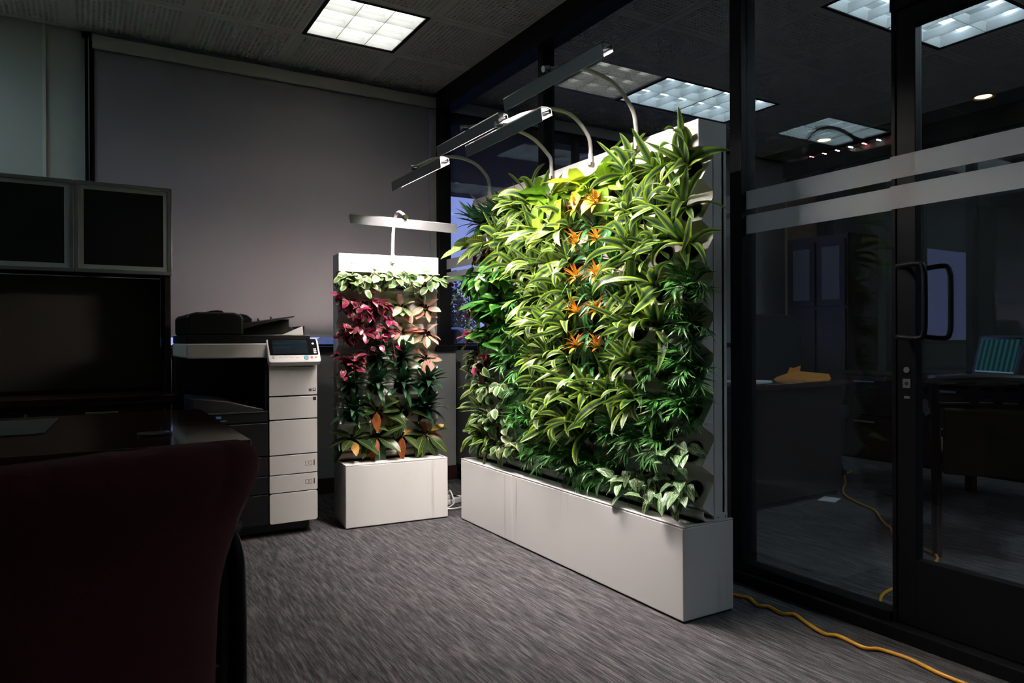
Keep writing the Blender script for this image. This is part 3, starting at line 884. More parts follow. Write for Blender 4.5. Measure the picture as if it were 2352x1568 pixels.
LM = {
    'lemon': leaf_mat('striped_dracaena_leaf', b_lemon, .36, .20), 'lime': leaf_mat('lime_philodendron_leaf', b_lime, .38, .28),
    'green': leaf_mat('green_pothos_leaf', b_green, .28, .18), 'palm': leaf_mat('parlour_palm_leaf', b_palm, .40, .12),
    'dark': leaf_mat('dark_dracaena_leaf', b_dark, .30, .06), 'croton': leaf_mat('croton_leaf', b_croton, .30, .06),
    'croton_y': leaf_mat('yellow_veined_croton_leaf', b_croton_y, .30, .06),
    'croton_o': leaf_mat('orange_croton_leaf', b_croton_o, .35, .12), 'varieg': leaf_mat('white_edged_leaf', b_varieg, .34, .16),
    'splash': leaf_mat('marbled_ivy_leaf', b_splash, .36, .14), 'magenta': leaf_mat('magenta_leaf', b_magenta, .25, .12),
    'pink': leaf_mat('pink_aglaonema_leaf', b_pink, .35, .18), 'pinkgreen': leaf_mat('pink_veined_leaf', b_pinkgreen, .32, .12),
    'orange': leaf_mat('orange_bract', b_orange, .35, .2), 'brom': leaf_mat('bromeliad_leaf', b_brom, .25, .1),
}
M['stem'] = plain('green_stem', (0.10, 0.20, 0.05), 0.5)
M['stemred'] = plain('reddish_stem', (0.14, 0.05, 0.05), 0.5)

def strap(t_): return min(1.0, 0.42 + 2.6 * t_) * max(0.0, 1 - t_ ** 2.6) ** 0.8
def blade(t_): return (max(t_, 0.0) + .05) ** 0.42 * (max(1 - t_, 0.0) ** 0.72) / 0.47
def lance(t_): return (max(t_, 0.0) ** 0.5) * (max(1 - t_, 0.0) ** 0.8) / 0.468
def heart(f):
    def w(t_):
        if t_ <= f: return 0.03
        s_ = (t_ - f) / (1 - f)
        return min(1.0, (s_ * 7) ** .6) * max(0, 1 - s_ ** 1.9) ** .95 * 1.0
    return w
def ellip(f):
    def w(t_):
        if t_ <= f: return 0.04
        s_ = (t_ - f) / (1 - f)
        return max(0.0, math.sin(math.pi * s_ ** .9)) ** .75
    return w
def bend(total, p=1.3, start=0.0): return lambda t_: start - total * t_ ** p
def kink(f, total, after): return lambda t_: (-total * (t_ / f) ** 1.5 * .35 if t_ < f else -total * (.35 + .65 * min(1, (t_ - f) / .12)) - after * (t_ - f))

PROTO = {
    'lemon': [leaf_mesh('leaf', LM['lemon'], rnd.uniform(.20, .285), rnd.uniform(.033, .041), blade, bend(b_, 1.5, .1), 14, .22, rnd.uniform(-1.6, 1.6), .03) for b_ in (.1, .35, .6, .8, 1.0, 1.25, 1.5, 1.9, 2.4)],
    'lime': [leaf_mesh('leaf', LM['lime'], .165, .088, heart(.28), kink(.28, k_, .5), 14, .14, 0, .05) for k_ in (.5, .9, 1.3)],
    'green': [leaf_mesh('leaf', LM['green'], .125, .062, heart(.25), kink(.25, k_, .5), 12, .16, 0, .05) for k_ in (.5, .9, 1.4)],
    'dark': [leaf_mesh('leaf', LM['dark'], rnd.uniform(.10, .125), .029, lance, bend(b_, 1.4, .15), 9, .26) for b_ in (.1, .4, .7, 1.0)],
    'croton': [leaf_mesh('leaf', LM['croton'], .145, .056, ellip(.14), kink(.14, k_, .45), 12, .20, 0, .03) for k_ in (.2, .6, 1.0)],
    'croton_y': [leaf_mesh('leaf', LM['croton_y'], .15, .062, ellip(.12), kink(.12, k_, .45), 12, .18, 0, .03) for k_ in (.2, .5)],
    'croton_o': [leaf_mesh('leaf', LM['croton_o'], .12, .042, ellip(.14), kink(.14, k_, .45), 12, .22, .3, .05) for k_ in (.2, .7)],
    'varieg': [leaf_mesh('leaf', LM['varieg'], .075, .038, ellip(.20), kink(.20, k_, .6), 9, .18, 0, .05) for k_ in (.3, .8, 1.3)],
    'splash': [leaf_mesh('leaf', LM['splash'], .095, .042, heart(.24), kink(.24, k_, .7), 10, .2, 0, .08) for k_ in (.4, .9, 1.5)],
    'magenta': [leaf_mesh('leaf', LM['magenta'], .068, .034, ellip(.16), kink(.16, k_, .5), 9, .22, 0, .08) for k_ in (.3, .8, 1.3)],
    'pink': [leaf_mesh('leaf', LM['pink'], .115, .052, ellip(.22), kink(.22, k_, .5), 10, .18, 0, .04) for k_ in (.2, .6, 1.0)],
    'pinkgreen': [leaf_mesh('leaf', LM['pinkgreen'], .12, .054, ellip(.22), kink(.22, k_, .5), 10, .18, 0, .04) for k_ in (.3, .8)],
    'orange': [leaf_mesh('bract', LM['orange'], .078, .019, lance, bend(b_, 1.4), 7, .3) for b_ in (.2, .6, 1.0)],
    'brom': [leaf_mesh('leaf', LM['brom'], rnd.uniform(.20, .27), .022, strap, bend(b_, 1.3), 12, .3, rnd.uniform(-.5, .5)) for b_ in (.9, 1.4, 1.9, 2.4)],
}
def frond_mesh(k):
    r = random.Random(50 + k)
    L = r.uniform(.085, .125); B = r.uniform(.5, 1.1); mb = MB(); uv = []
    n = 9; p = Vector((0, 0, 0)); pts = []
    for i in range(n * 2 + 1):
        a = .25 - B * (i / (n * 2)) ** 1.3
        pts.append((p.copy(), a)); p = p + Vector((math.cos(a), 0, math.sin(a))) * (L / (n * 2))
    def blade(b0, dirv, nrm, ll, ww):
        side = dirv.cross(nrm).normalized()
        tip = b0 + dirv * ll - nrm * ll * .28
        m1 = b0 + dirv * ll * .45 - nrm * ll * .06
        bb = len(mb.v)
        mb.v += [tuple(b0), tuple(m1 + side * ww), tuple(tip), tuple(m1 - side * ww), tuple(m1 - nrm * ww * .35)]
        mb.f += [(bb, bb + 4, bb + 1), (bb + 4, bb + 2, bb + 1), (bb, bb + 3, bb + 4), (bb + 3, bb + 2, bb + 4)]
    for i in range(6, n * 2 + 1, 2):
        q, a = pts[i]; T = Vector((math.cos(a), 0, math.sin(a))); N = Vector((-math.sin(a), 0, math.cos(a)))
        ll = r.uniform(.060, .082)
        for s_ in (-1, 1):
            sp = r.uniform(.35, 1.05)
            d_ = (T * math.cos(sp) + Vector((0, s_, 0)) * math.sin(sp)).normalized()
            blade(q, d_, N, ll, .0042)
    q, a = pts[-1]
    blade(q, Vector((math.cos(a), 0, math.sin(a))), Vector((-math.sin(a), 0, math.cos(a))), .05, .0042)
    mb.tube([x[0] for x in pts], .0012, 4, cap=False)
    me = mb.mesh('frond', fix=False); me.materials.append(LM['palm'])
    me.uv_layers.new(name='UVMap')
    return me
PROTO['palm'] = [frond_mesh(k) for k in range(5)]

# net pot, shared; +z points out of the pot
pm = MB()
pm.lathe([(POT_R * .80, -.060), (POT_R * .90, -.030), (POT_R, 0), (POT_R * 1.04, .002), (POT_R * 1.04, .006), (POT_R * .97, .006), (POT_R * .90, -.028), (POT_R * .80, -.056)], 28)
for k in range(16):
    an = 2 * math.pi * k / 16
    c_, s_ = math.cos(an), math.sin(an)
    pm.tube([(c_ * POT_R * .93, s_ * POT_R * .93, .003), (c_ * POT_R * .80, s_ * POT_R * .80, -.040)], .0016, 4)
for z_, k_ in ((-.010, .91), (-.020, .885), (-.030, .86)):
    pm.lathe([(POT_R * k_, z_), (POT_R * k_ - .002, z_), (POT_R * k_ - .002, z_ + .003), (POT_R * k_, z_ + .003)], 24, closed=True)
POT = pm.mesh('net_pot', smooth=False); POT.materials.append(M['pot'])
SOIL = MB().lathe([(.0, -.030), (POT_R * .4, -.028), (POT_R * .84, -.036)], 20).mesh('potting_soil'); SOIL.materials.append(M['soil'])

def put_leaf(root, me, base, e, up_bias, roll, scale, name='leaf'):
    e = e.normalized()
    z = up_bias - up_bias.dot(e) * e
    if z.length < .05:
        z = Vector((0, -1, 0)) - Vector((0, -1, 0)).dot(e) * e
    z.normalize(); y = z.cross(e)
    R_ = Matrix((e, y, z)).transposed()
    o = bpy.data.objects.new(name, me); COL.objects.link(o); o.parent = root
    o.matrix_local = Matrix.Translation(base) @ (R_ @ Matrix.Rotation(roll, 3, 'X')).to_4x4() @ Matrix.Scale(scale, 4)
    return o

AX = Vector((0, -.828, .56))        # pot axis
UPV = Vector((0, 0, 1))
def cone(r, th0, th1, ph=None):
    th = math.radians(r.uniform(th0, th1)); ph = r.uniform(0, 2 * math.pi) if ph is None else ph
    p = Vector((1, 0, 0)); q = AX.cross(p)
    return AX * math.cos(th) + (p * math.cos(ph) + q * math.sin(ph)) * math.sin(th)

def vines(root, r, kinds, n_vine, n_leaf, out, drop, spread, scale=(.8, 1.15), stem='stem'):
    for k in range(n_vine):
        a = (k + r.uniform(.1, .9)) / n_vine * 2 - 1
        x1 = a * spread
        d_ = r.uniform(*drop); o_ = r.uniform(*out)
        pts = [Vector((x1 * .12, .01, -.01)), Vector((x1 * .35, -o_ * .6, .02 + .02 * r.random())), Vector((x1 * .8, -o_, .012 - d_ * .35)), Vector((x1, -o_ * .95 - .01, -d_))]
        path = catmull(pts, 5)
        sm = MB().tube(path, .0017, 5).mesh('stem', smooth=True); sm.materials.append(M[stem])
        obj('stem', sm, None, root)
        for i in range(n_leaf):
            t_ = (i + r.uniform(.3, 1.0)) / n_leaf
            q = path[min(len(path) - 1, 2 + int(t_ * (len(path) - 3)))]
            ph = r.uniform(-1.3, 1.3) + (1.0 if i % 2 else -1.0) * .5
            e = Vector((math.sin(ph), -abs(math.cos(ph)) * r.uniform(.4, 1.0), r.uniform(-.25, .75)))
            up = Vector((0, -r.uniform(.2, .9), 1))
            put_leaf(root, r.choice(PROTO[r.choice(kinds)]), q, e, up, r.uniform(-.5, .5), r.uniform(*scale))

def plant(kind, root, r):
    if kind == 'L':
        b0 = AX * .02
        sc = r.uniform(.86, 1.06)
        n = r.randint(15, 18)
        for k in range(n):
            f = k / n
            e = cone(r, 8 + 62 * f, 34 + 66 * f, k * 2.4 + r.uniform(-.9, .9))
            if e.y > -.10: e.y = -.10 - .2 * r.random()
            put_leaf(root, r.choice(PROTO['lemon']), b0 + AX * (.045 * (1 - f)), e, UPV + Vector((r.uniform(-.5, .5), r.uniform(-.5, .1), 0)), r.uniform(-.8, .8), sc * r.uniform(.66, 1.02))
    elif kind == 'l':      # smaller, narrower one
        n = r.randint(15, 18)
        for k in range(n):
            f = k / n
            e = cone(r, 15 + 55 * f, 35 + 60 * f, k * 2.4)
            if e.y > -.10: e.y = -.12
            put_leaf(root, r.choice(PROTO['lemon']), AX * (.04 * (1 - f)), e, UPV, r.uniform(-.5, .5), r.uniform(.58, .8))
    elif kind == 'N':
        for k in range(9):
            e = cone(r, 15, 80, k * 2.4 + r.uniform(-.3, .3))
            if e.y > -.15: e.y = -.2
            put_leaf(root, r.choice(PROTO['lime']), AX * .045, e + Vector((0, -.1, .25)), Vector((0, -.8, 1)), r.uniform(-.6, .6), r.uniform(.85, 1.4))
    elif kind == 'B':
        n = 17
        for k in range(n):
            f = k / n
            e = cone(r, 25 + 45 * f, 40 + 50 * f, k * 2.4)
            if e.y > -.12: e.y = -.14
            put_leaf(root, r.choice(PROTO['brom']), AX * .005, e, UPV, r.uniform(-.4, .4), r.uniform(.7, 1.0))
        c_ = AX * .135 + UPV * .02
        put = MB().tube([AX * .0, AX * .06, c_], .0045, 8).mesh('flower_stalk', smooth=True); put.materials.append(M['stem'])
        obj('flower_stalk', put, None, root)
        axis = (AX * .8 + UPV * .8 + Vector((r.uniform(-.4, .2), 0, 0))).normalized()
        for k in range(13):
            th = math.radians(12 + 68 * k / 13); ph = k * 2.4
            p = axis.cross(Vector((1, 0, 0))).normalized(); q = axis.cross(p)
            e = axis * math.cos(th) + (p * math.cos(ph) + q * math.sin(ph)) * math.sin(th)
            put_leaf(root, r.choice(PROTO['orange']), c_ - axis * .012 * (k / 13), e, UPV, 0, r.uniform(.7, 1.05), 'bract')
    elif kind == 'P':
        n = r.randint(17, 20)
        for k in range(n):
            e = cone(r, 8, 82, k * 2.4 + r.uniform(-.3, .3))
            if e.y > -.2: e.y = -.25
            put_leaf(root, r.choice(PROTO['palm']), AX * .0, e, UPV, r.uniform(-.5, .5), r.uniform(.72, 1.05), 'frond')
    elif kind == 'D':
        n = 26
        for k in range(n):
            f = k / n
            e = cone(r, 8 + 66 * f, 18 + 72 * f, k * 2.4)
            if e.y > -.06: e.y = -.10
            put_leaf(root, r.choice(PROTO['dark']), AX * (.075 * (1 - f) - .0), e, UPV, r.uniform(-.25, .25), r.uniform(1.0, 1.35))
    elif kind == 'C':
        n = 9
        for k in range(n):
            e = cone(r, 28, 80, k * 2.4 + r.uniform(-.3, .3))
            if e.y > -.15: e.y = -.18
            src = 'croton_o' if r.random() < .17 else 'croton'
            put_leaf(root, r.choice(PROTO[src]), AX * .02, e, Vector((0, -.5, 1)), r.uniform(-.5, .5), r.uniform(.9, 1.3))
    elif kind == 'K':
        for k in range(7):
            e = cone(r, 40, 80, k * 2.4 + r.uniform(-.3, .3))
            if e.y > -.2: e.y = -.22
            put_leaf(root, r.choice(PROTO['croton_y']), AX * .02, e, Vector((0, -.8, 1)), r.uniform(-.4, .4), r.uniform(.8, 1.1))
        for d_, sc in (((-.55, -.75, .30), 1.15), ((.10, -.90, .45), 1.3), ((-.25, -.92, -.05), 1.35), ((.35, -.85, .05), 1.1)):
            put_leaf(root, r.choice(PROTO['croton_y']), AX * .085, Vector(d_), Vector((0, -1.2, .8)), r.uniform(-.3, .3), sc)
        for d_, sc in (((-.90, -.40, .35), .95), ((-.95, -.30, -.02), 1.0), ((-.85, -.42, -.30), .95)):
            put_leaf(root, r.choice(PROTO['croton_o']), AX * .05, Vector(d_), Vector((0, -1, .8)), r.uniform(-.3, .3), sc)
    elif kind == 'G':
        vines(root, r, ['green'], 5, 6, (.05, .11), (-.03, .08), .085, (.8, 1.25))
    elif kind == 'V':
        vines(root, r, ['varieg'], 8, 6, (.03, .10), (-.07, .08), .085, (.8, 1.15))
    elif kind == 'I':
        vines(root, r, ['splash'], 4, 5, (.05, .09), (.01, .10), .065, (.75, 1.2))
    elif kind == 'H':
        vines(root, r, ['magenta', 'magenta', 'varieg'], 7, 6, (.05, .12), (-.03, .09), .08, (.75, 1.05), 'stemred')
    elif kind == 'M':
        vines(root, r, ['magenta'], 10, 8, (.03, .11), (-.09, .14), .088, (.75, 1.1), 'stemred')
    elif kind in 'AQ':
        n = 8
        for k in range(n):
            e = cone(r, 20, 75, k * 2.4 + r.uniform(-.4, .4))
            if e.y > -.2: e.y = -.22
            put_leaf(root, r.choice(PROTO['pinkgreen' if kind == 'Q' and k % 2 else 'pink']), AX * .01, e, Vector((0, -.5, 1)), r.uniform(-.5, .5), r.uniform(.8, 1.15))

SPEC = {  # object name, words for the label, category
    'L': ('striped_dracaena', 'yellow-edged striped dracaena'), 'l': ('striped_dracaena', 'small yellow-edged dracaena'),
    'N': ('lime_philodendron', 'lime heart-leaved philodendron'), 'B': ('orange_bromeliad', 'orange-flowered bromeliad'),
    'P': ('parlour_palm', 'fine-leaved green palm'), 'D': ('dark_dracaena', 'dark green dracaena rosette'),
    'C': ('croton', 'yellow-veined croton'), 'K': ('croton', 'big yellow-veined croton'), 'G': ('green_pothos', 'glossy green pothos'),
    'V': ('white_edged_peperomia', 'white-edged trailing plant'), 'I': ('marbled_ivy', 'marbled pale green vine'),
    'H': ('tricolour_vine', 'pink-cream trailing vine'), 'M': ('magenta_vine', 'magenta trailing vine'),
    'A': ('pink_aglaonema', 'pink broad-leaved plant'), 'Q': ('pink_veined_aglaonema', 'pink-veined broad-leaved plant'),
}
ORD = ['first', 'second', 'third', 'fourth', 'fifth', 'sixth', 'seventh', 'eighth', 'ninth', 'tenth', 'eleventh', 'twelfth']
def plant_grid(wall, rows, yv, yl, z0, wallname):
    nrow = len(rows)
    mw = Matrix.Translation(wall.location) @ Matrix.Rotation(wall.rotation_euler.z, 4, 'Z')
    tilt = math.atan2(.828, .56)
    for ri, row in enumerate(rows):
        ncol = len(row)
        for ci, kind in enumerate(row):
            r = random.Random(1000 * nrow + 31 * ri + ci)
            nm, words = SPEC[kind]
            lab = '%s, %s row from top, %s column from left on %s plant wall' % (words, ORD[ri], ORD[ci], wallname)
            pos = Vector((MODW / 4 * (ci + .5), (yv + yl) / 2, z0 + ROW * (nrow - 1 - ri) - .005))
            root = thing(nm, lab, 'plant', mw @ pos, wall.rotation_euler.z, 'plants on the %s plant wall' % wallname)
            p = bpy.data.objects.new('net_pot', POT); COL.objects.link(p); p.parent = root; p.rotation_euler = (tilt, 0, 0)
            s = bpy.data.objects.new('potting_soil', SOIL); COL.objects.link(s); s.parent = root; s.rotation_euler = (tilt, 0, 0)
            plant(kind, root, r)
BIG_ROWS = ['DDDLLNNNNLLL',
            'KKLLLLLBBLLL',
            'GGGLLLLBBLLL',
            'HGGPLLLBBLLP',
            'HGPPLLLBBLLP',
            'VHPPLLLBBLPP',
            'lVVPPLLLLLPP',
            'lVVPPLLLPPPI',
            'llVVPPPPPIII']
SML_ROWS = ['VVVV', 'MMQA', 'MMAA', 'MDDA', 'DDDD', 'DCCD', 'CCCC']
plant_grid(big, BIG_ROWS, byv, byl, bz0, 'long')
plant_grid(sml, SML_ROWS, syv, syl, sz0, 'narrow')

# ------------------------------------------------------------------ copier
PX0, PX1, PY = 0.403, 1.043, 3.752         # left, right, front
PX0 += .012
cp = thing('copier', 'tall black office copier with pale grey front panels', 'copier', (PX0, PY, 0))
W_ = PX1 - PX0; D_ = 0.66; WX = 0.385      # WX: start of the pale column
obj('caster_base', BOX(.06, W_ - .03, .05, D_ - .03, .018, .062), M['blackplastic'], cp, bevel=.004)
for x in (.10, W_ - .06):
    for y in (.08, D_ - .10):
        obj('caster', MB().tube([(x - .012, y, .020), (x + .012, y, .020)], .020, 16), M['tyre'], cp)
obj('lower_body', BOX(0, W_ - .001, .012, D_, .062, .640), M['blackplastic'], cp, bevel=.006)
obj('rear_tower', BOX(WX - .02, W_ - .001, .014, D_, .640, .915), M['blackplastic'], cp, bevel=.004)
obj('back_column', BOX(0, WX - .02, .42, D_, .640, .915), M['blackplastic'], cp, bevel=.004)
# black drawer fronts left of the column
for z0, z1 in ((.070, .222), (.226, .314), (.318, .412), (.418, .585), (.592, .642)):
    obj('black_front', BOX(.004, WX - .004, .0, .014, z0, z1), M['blackplastic'], cp, bevel=.003)
# pale column panels
def roundrect(x0, x1, z0, z1, r, corners='all', n=6):
    pts = []
    for (cx, cz, a0) in ((x1 - r, z1 - r, 0), (x0 + r, z1 - r, 90), (x0 + r, z0 + r, 180), (x1 - r, z0 + r, 270)):
        for k in range(n + 1):
            a = math.radians(a0 + 90 * k / n)
            pts.append((cx + r * math.cos(a), cz + r * math.sin(a)))
    return pts
panels = [(.068, .221), (.225, .313), (.317, .413), (.418, .593), (.599, .713), (.720, .877)]
pan_o = []
for z0, z1 in panels:
    r_ = .012 if z0 < .1 else .004
    pan_o.append(obj('front_panel', MB().prism(roundrect(WX, W_, z0, z1, r_), 'y', -.004, .016), M['ghostgrey'], cp, bevel=.0015))
for k, idx in ((1, 2), (2, 1)):
    z0, z1 = panels[idx]; zc = (z0 + z1) / 2
    lb = obj('tray_label', BOX(W_ - .062, W_ - .030, -.0048, -.004, zc - .010, zc + .010), M['ghostgrey'], pan_o[idx])
    tmx = text_mesh(str(k), .018)
    o = obj('tray_number', tmx, M['blackprint'], pan_o[idx], (W_ - .046, -.0052, zc), (math.pi / 2, 0, 0))
    fr_ = MB(); x0, x1, a, b = W_ - .063, W_ - .029, zc - .011, zc + .011
    for q in ((x0, x1, a, a + .0012), (x0, x1, b - .0012, b), (x0, x0 + .0012, a, b), (x1 - .0012, x1, a, b)):
        fr_.box(q[0], q[1], -.0052, -.0046, q[2], q[3])
    obj('label_outline', fr_, M['darkplastic'], pan_o[idx])
    obj('paper_gauge', BOX(W_ - .020, W_ - .015, -.0046, -.004, zc - .013, zc + .015), M['darkplastic'], pan_o[idx])
obj('black_badge', BOX(W_ - .022, W_ - .006, -.0046, -.004, .690, .708), M['blackprint'], pan_o[4])
st_ = obj('grey_sticker', BOX(W_ - .044, W_ - .028, -.0046, -.004, .738, .752), M['alu'], pan_o[5])
st2 = obj('blue_sticker', BOX(W_ - .023, W_ - .008, -.0046, -.004, .738, .754), M['blueprint'], pan_o[5])
obj('sticker_star', MB().lathe([(.005, -.0050), (.005, -.0046)], 12, 'y', (W_ - .0155, 0, .7475)), M['whiteprint'], st2)
obj('panel_groove', BOX(WX + .025, W_ - .018, -.0046, -.003, .866, .869), M['slot'], pan_o[5])
for k in range(5):
    obj('status_dot', BOX(W_ - .142 + .0085 * k, W_ - .138 + .0085 * k, -.0046, -.004, .853, .8555), M['blackprint'] if k < 4 else M['alu'], pan_o[5])
# logo on the black front
lg = obj('logo_emblem', MB().lathe([(.012, -.0015), (.012, .0)], 24, 'y', (0, 0, 0)), M['blueprint'], cp, (.145, -.0005, .625)); lg.scale = (1.15, 1, .72)
for k in range(3):
    obj('emblem_band', BOX(-.010, .010, -.0022, -.0014, -.005 + .0042 * k, -.0038 + .0042 * k), M['whiteprint'], lg)
obj('logo_lettering', text_mesh('KONICA MINOLTA', .0085), M['whiteprint'], cp, (.145, -.0008, .606), (math.pi / 2, 0, 0))
# output tray inside the body
tr_ = obj('output_tray', MB().prism([(.030, .642), (.030, .715), (.040, .722), (.20, .700), (.34, .660), (.375, .652), (.375, .642)], 'y', .03, .38), M['darkplastic'], cp, bevel=.005)
obj('tray_lip', BOX(.010, WX - .004, -.006, .03, .640, .646), M['darkplastic'], cp, bevel=.002)
# scanner unit
obj('scanner_body', MB().prism(roundrect(.0, W_ - .02, .915, .988, .012), 'y', .0, D_ - .02), M['ghostgrey'], cp, bevel=.006)
obj('scanner_bed', BOX(.004, W_ - .030, .012, D_ - .03, .988, 1.030), M['blackplastic'], cp, bevel=.004)
adf = obj('document_feeder', MB().prism([(.004, 1.030), (.004, 1.116), (.016, 1.132), (.05, 1.142), (.225, 1.142), (.255, 1.132), (.268, 1.112), (.268, 1.030)], 'y', .02, .52), M['blackplastic'], cp, bevel=.012, seg=3)
obj('feeder_cover', MB().prism([(.10, 1.140), (.125, 1.152), (.155, 1.156), (.180, 1.153), (.195, 1.140)], 'y', .10, .40), M['blackplastic'], adf, bevel=.004)
obj('feeder_hump', MB().prism([(.24, 1.10), (.24, 1.136), (.28, 1.142), (.31, 1.136), (.335, 1.118), (.335, 1.10)], 'y', .16, .46), M['blackplastic'], adf, bevel=.004)
tray = obj('feeder_tray', MB().prism([(.268, 1.058), (.268, 1.094), (.335, 1.098), (.525, 1.130), (.528, 1.125), (.338, 1.080)], 'y', .05, .50), M['darkplastic'], cp, bevel=.002)
for x in (.365, .43):
    obj('paper_guide', MB().prism([(x, 1.098 + (x - .335) * .17), (x + .003, 1.116 + (x - .335) * .17), (x + .014, 1.102 + (x - .335) * .17)], 'y', .18, .19), M['darkplastic'], tray)
obj('tray_support', MB().prism([(.275, 1.031), (.29, 1.056), (.515, 1.116), (.515, 1.078), (.53, 1.072), (.54, 1.058), (.49, 1.036)], 'y', .12, .44), M['blackplastic'], cp, bevel=.003)
obj('paper_stop', MB().prism([(.47, 1.031), (.578, 1.078), (.582, 1.031)], 'y', .09, .094), M['ghostgrey'], cp)
obj('exit_wall', BOX(.582, .588, .09, .46, 1.030, 1.078), M['blackplastic'], cp)
# control panel: a tilted slab on the front right
cpm = Matrix.Translation((WX - .012, -.055, .888)) @ Matrix.Rotation(math.radians(-32), 4, 'X')
def cpo(nm, mb, m_, par=cp, **k):
    o = obj(nm, mb, m_, par, **k); o.matrix_local = cpm; return o
cw_ = W_ - WX + .020
cpo('control_panel', MB().prism(roundrect(0, cw_, 0, .145, .014), 'y', -.006, .028), M['ghostgrey'], bevel=.004)
cpo('touch_screen', MB().prism(roundrect(.010, cw_ - .010, .043, .139, .006), 'y', -.0072, -.006), M['screenblack'])
cpo('screen_display', BOX(.026, cw_ - .060, -.0078, -.0072, .051, .133), plain('lcd_dark', (.012, .018, .024), .1))
for z0, z1, x0, x1 in ((.108, .116, .03, cw_ - .065), (.082, .092, .03, .115), (.082, .092, .135, cw_ - .065)):
    cpo('screen_row', BOX(x0, x1, -.0083, -.0078, z0, z1), M['screendim'])
cpo('start_button', MB().lathe([(.0115, -.009), (.0115, -.006)], 24, 'y', (cw_ - .074, 0, .026)), M['bluebutton'])
cpo('stop_button', MB().lathe([(.006, -.009), (.006, -.006)], 18, 'y', (cw_ - .046, 0, .028)), M['redbutton'])
cpo('reset_button', MB().prism(roundrect(cw_ - .031, cw_ - .018, .024, .032, .003), 'y', -.009, -.006), M['orangebutton'])
cpo('home_button', MB().lathe([(.006, -.008), (.006, -.006)], 18, 'y', (.024, 0, .030)), M['alu'])
for k in range(4):
    cpo('preset_button', MB().prism(roundrect(.052 + .028 * k, .068 + .028 * k, .028, .034, .002), 'y', -.0075, -.006), M['ghostgrey'])
cpo('power_mark', MB().lathe([(.006, -.008), (.006, -.0072)], 16, 'y', (cw_ - .030, 0, .110)), M['alu'])
for k in range(3):
    cpo('side_mark', BOX(cw_ - .032, cw_ - .018, -.008, -.0072, .052 + .011 * k, .057 + .011 * k), M['alu'])

# ------------------------------------------------------------------ desk group on the left
cr_ = thing('credenza', 'dark cherry credenza with drawers below the overhead cabinet', 'credenza', (-.50, 4.12, 0))
CXR = .905
obj('carcass', BOX(-.90, CXR - .02, .02, .52, .0, .675), M['darkwood'], cr_, bevel=.003)
obj('worktop', BOX(-.92, CXR, -.01, .53, .690, .725), M['desktop'], cr_, bevel=.005)
obj('rail_under_top', BOX(-.90, CXR - .01, .01, .50, .675, .690), M['darkwood'], cr_)
for k in range(3):
    x1 = CXR - .025 - .60 * k; x0 = x1 - .592
    dr = obj('drawer_front', BOX(x0, x1, .0, .02, .505, .668), M['darkwood'], cr_, bevel=.003)
    hx = x0 + .21
    obj('drawer_handle', BOX(hx, hx + .145, -.022, -.010, .640, .651), M['alu'], dr, bevel=.002)
    for q in (hx + .012, hx + .133):
        obj('handle_post', BOX(q - .004, q + .004, -.012, .0, .642, .649), M['alu'], dr)
    obj('lock', MB().lathe([(.008, -.003), (.008, .0)], 16, 'y', (x1 - .025, 0, .648)), M['alu'], dr)
    obj('drawer_front', BOX(x0, x1, .0, .02, .262, .498), M['darkwood'], cr_, bevel=.003)
    obj('drawer_front', BOX(x0, x1, .0, .02, .03, .255), M['darkwood'], cr_, bevel=.003)

hu = thing('overhead_cabinet', 'overhead cabinet with frosted glass doors in aluminium frames', 'cabinet', (-.50, 4.32, .726))
HR = .912; HT = 1.834 - .726; HB = 1.360 - .726
obj('cabinet_box', BOX(-.90, HR - .004, .022, .33, HB + .004, HT - .004), M['darkwood'], hu)
obj('side_panel', BOX(HR - .034, HR - .006, .03, .33, 0, HB + .004), M['darkwood'], hu)
obj('side_panel', BOX(-.90, -.872, .03, .33, 0, HB + .004), M['darkwood'], hu)
obj('tack_panel', BOX(-.870, HR - .036, .30, .315, .012, HB), M['tack'], hu)
obj('back_rail', BOX(-.870, HR - .036, .29, .33, .0, .012), M['darkwood'], hu)
obj('task_light', BOX(-.60, .60, .06, .12, HB - .012, HB + .004), M['blackplastic'], hu)
for k in range(3):
    x1 = HR - .458 * k - .001; x0 = x1 - .456
    e = .020
    fr_ = MB()
    fr_.box(x0, x1, 0, .02, HB, HB + e); fr_.box(x0, x1, 0, .02, HT - e, HT)
    fr_.box(x0, x0 + e, 0, .02, HB + e, HT - e); fr_.box(x1 - e, x1, 0, .02, HB + e, HT - e)
    dd = obj('cabinet_door', fr_, M['alu'], hu, bevel=.0015)
    i = e + .022
    fb = MB()
    fb.box(x0 + e, x1 - e, .006, .012, HB + e, HB + i); fb.box(x0 + e, x1 - e, .006, .012, HT - i, HT - e)
    fb.box(x0 + e, x0 + i, .006, .012, HB + i, HT - i); fb.box(x1 - i, x1 - e, .006, .012, HB + i, HT - i)
    obj('frosted_border', fb, M['frost'], dd)
    obj('door_glass', BOX(x0 + i, x1 - i, .007, .011, HB + i, HT - i), M['darkglass'], dd)

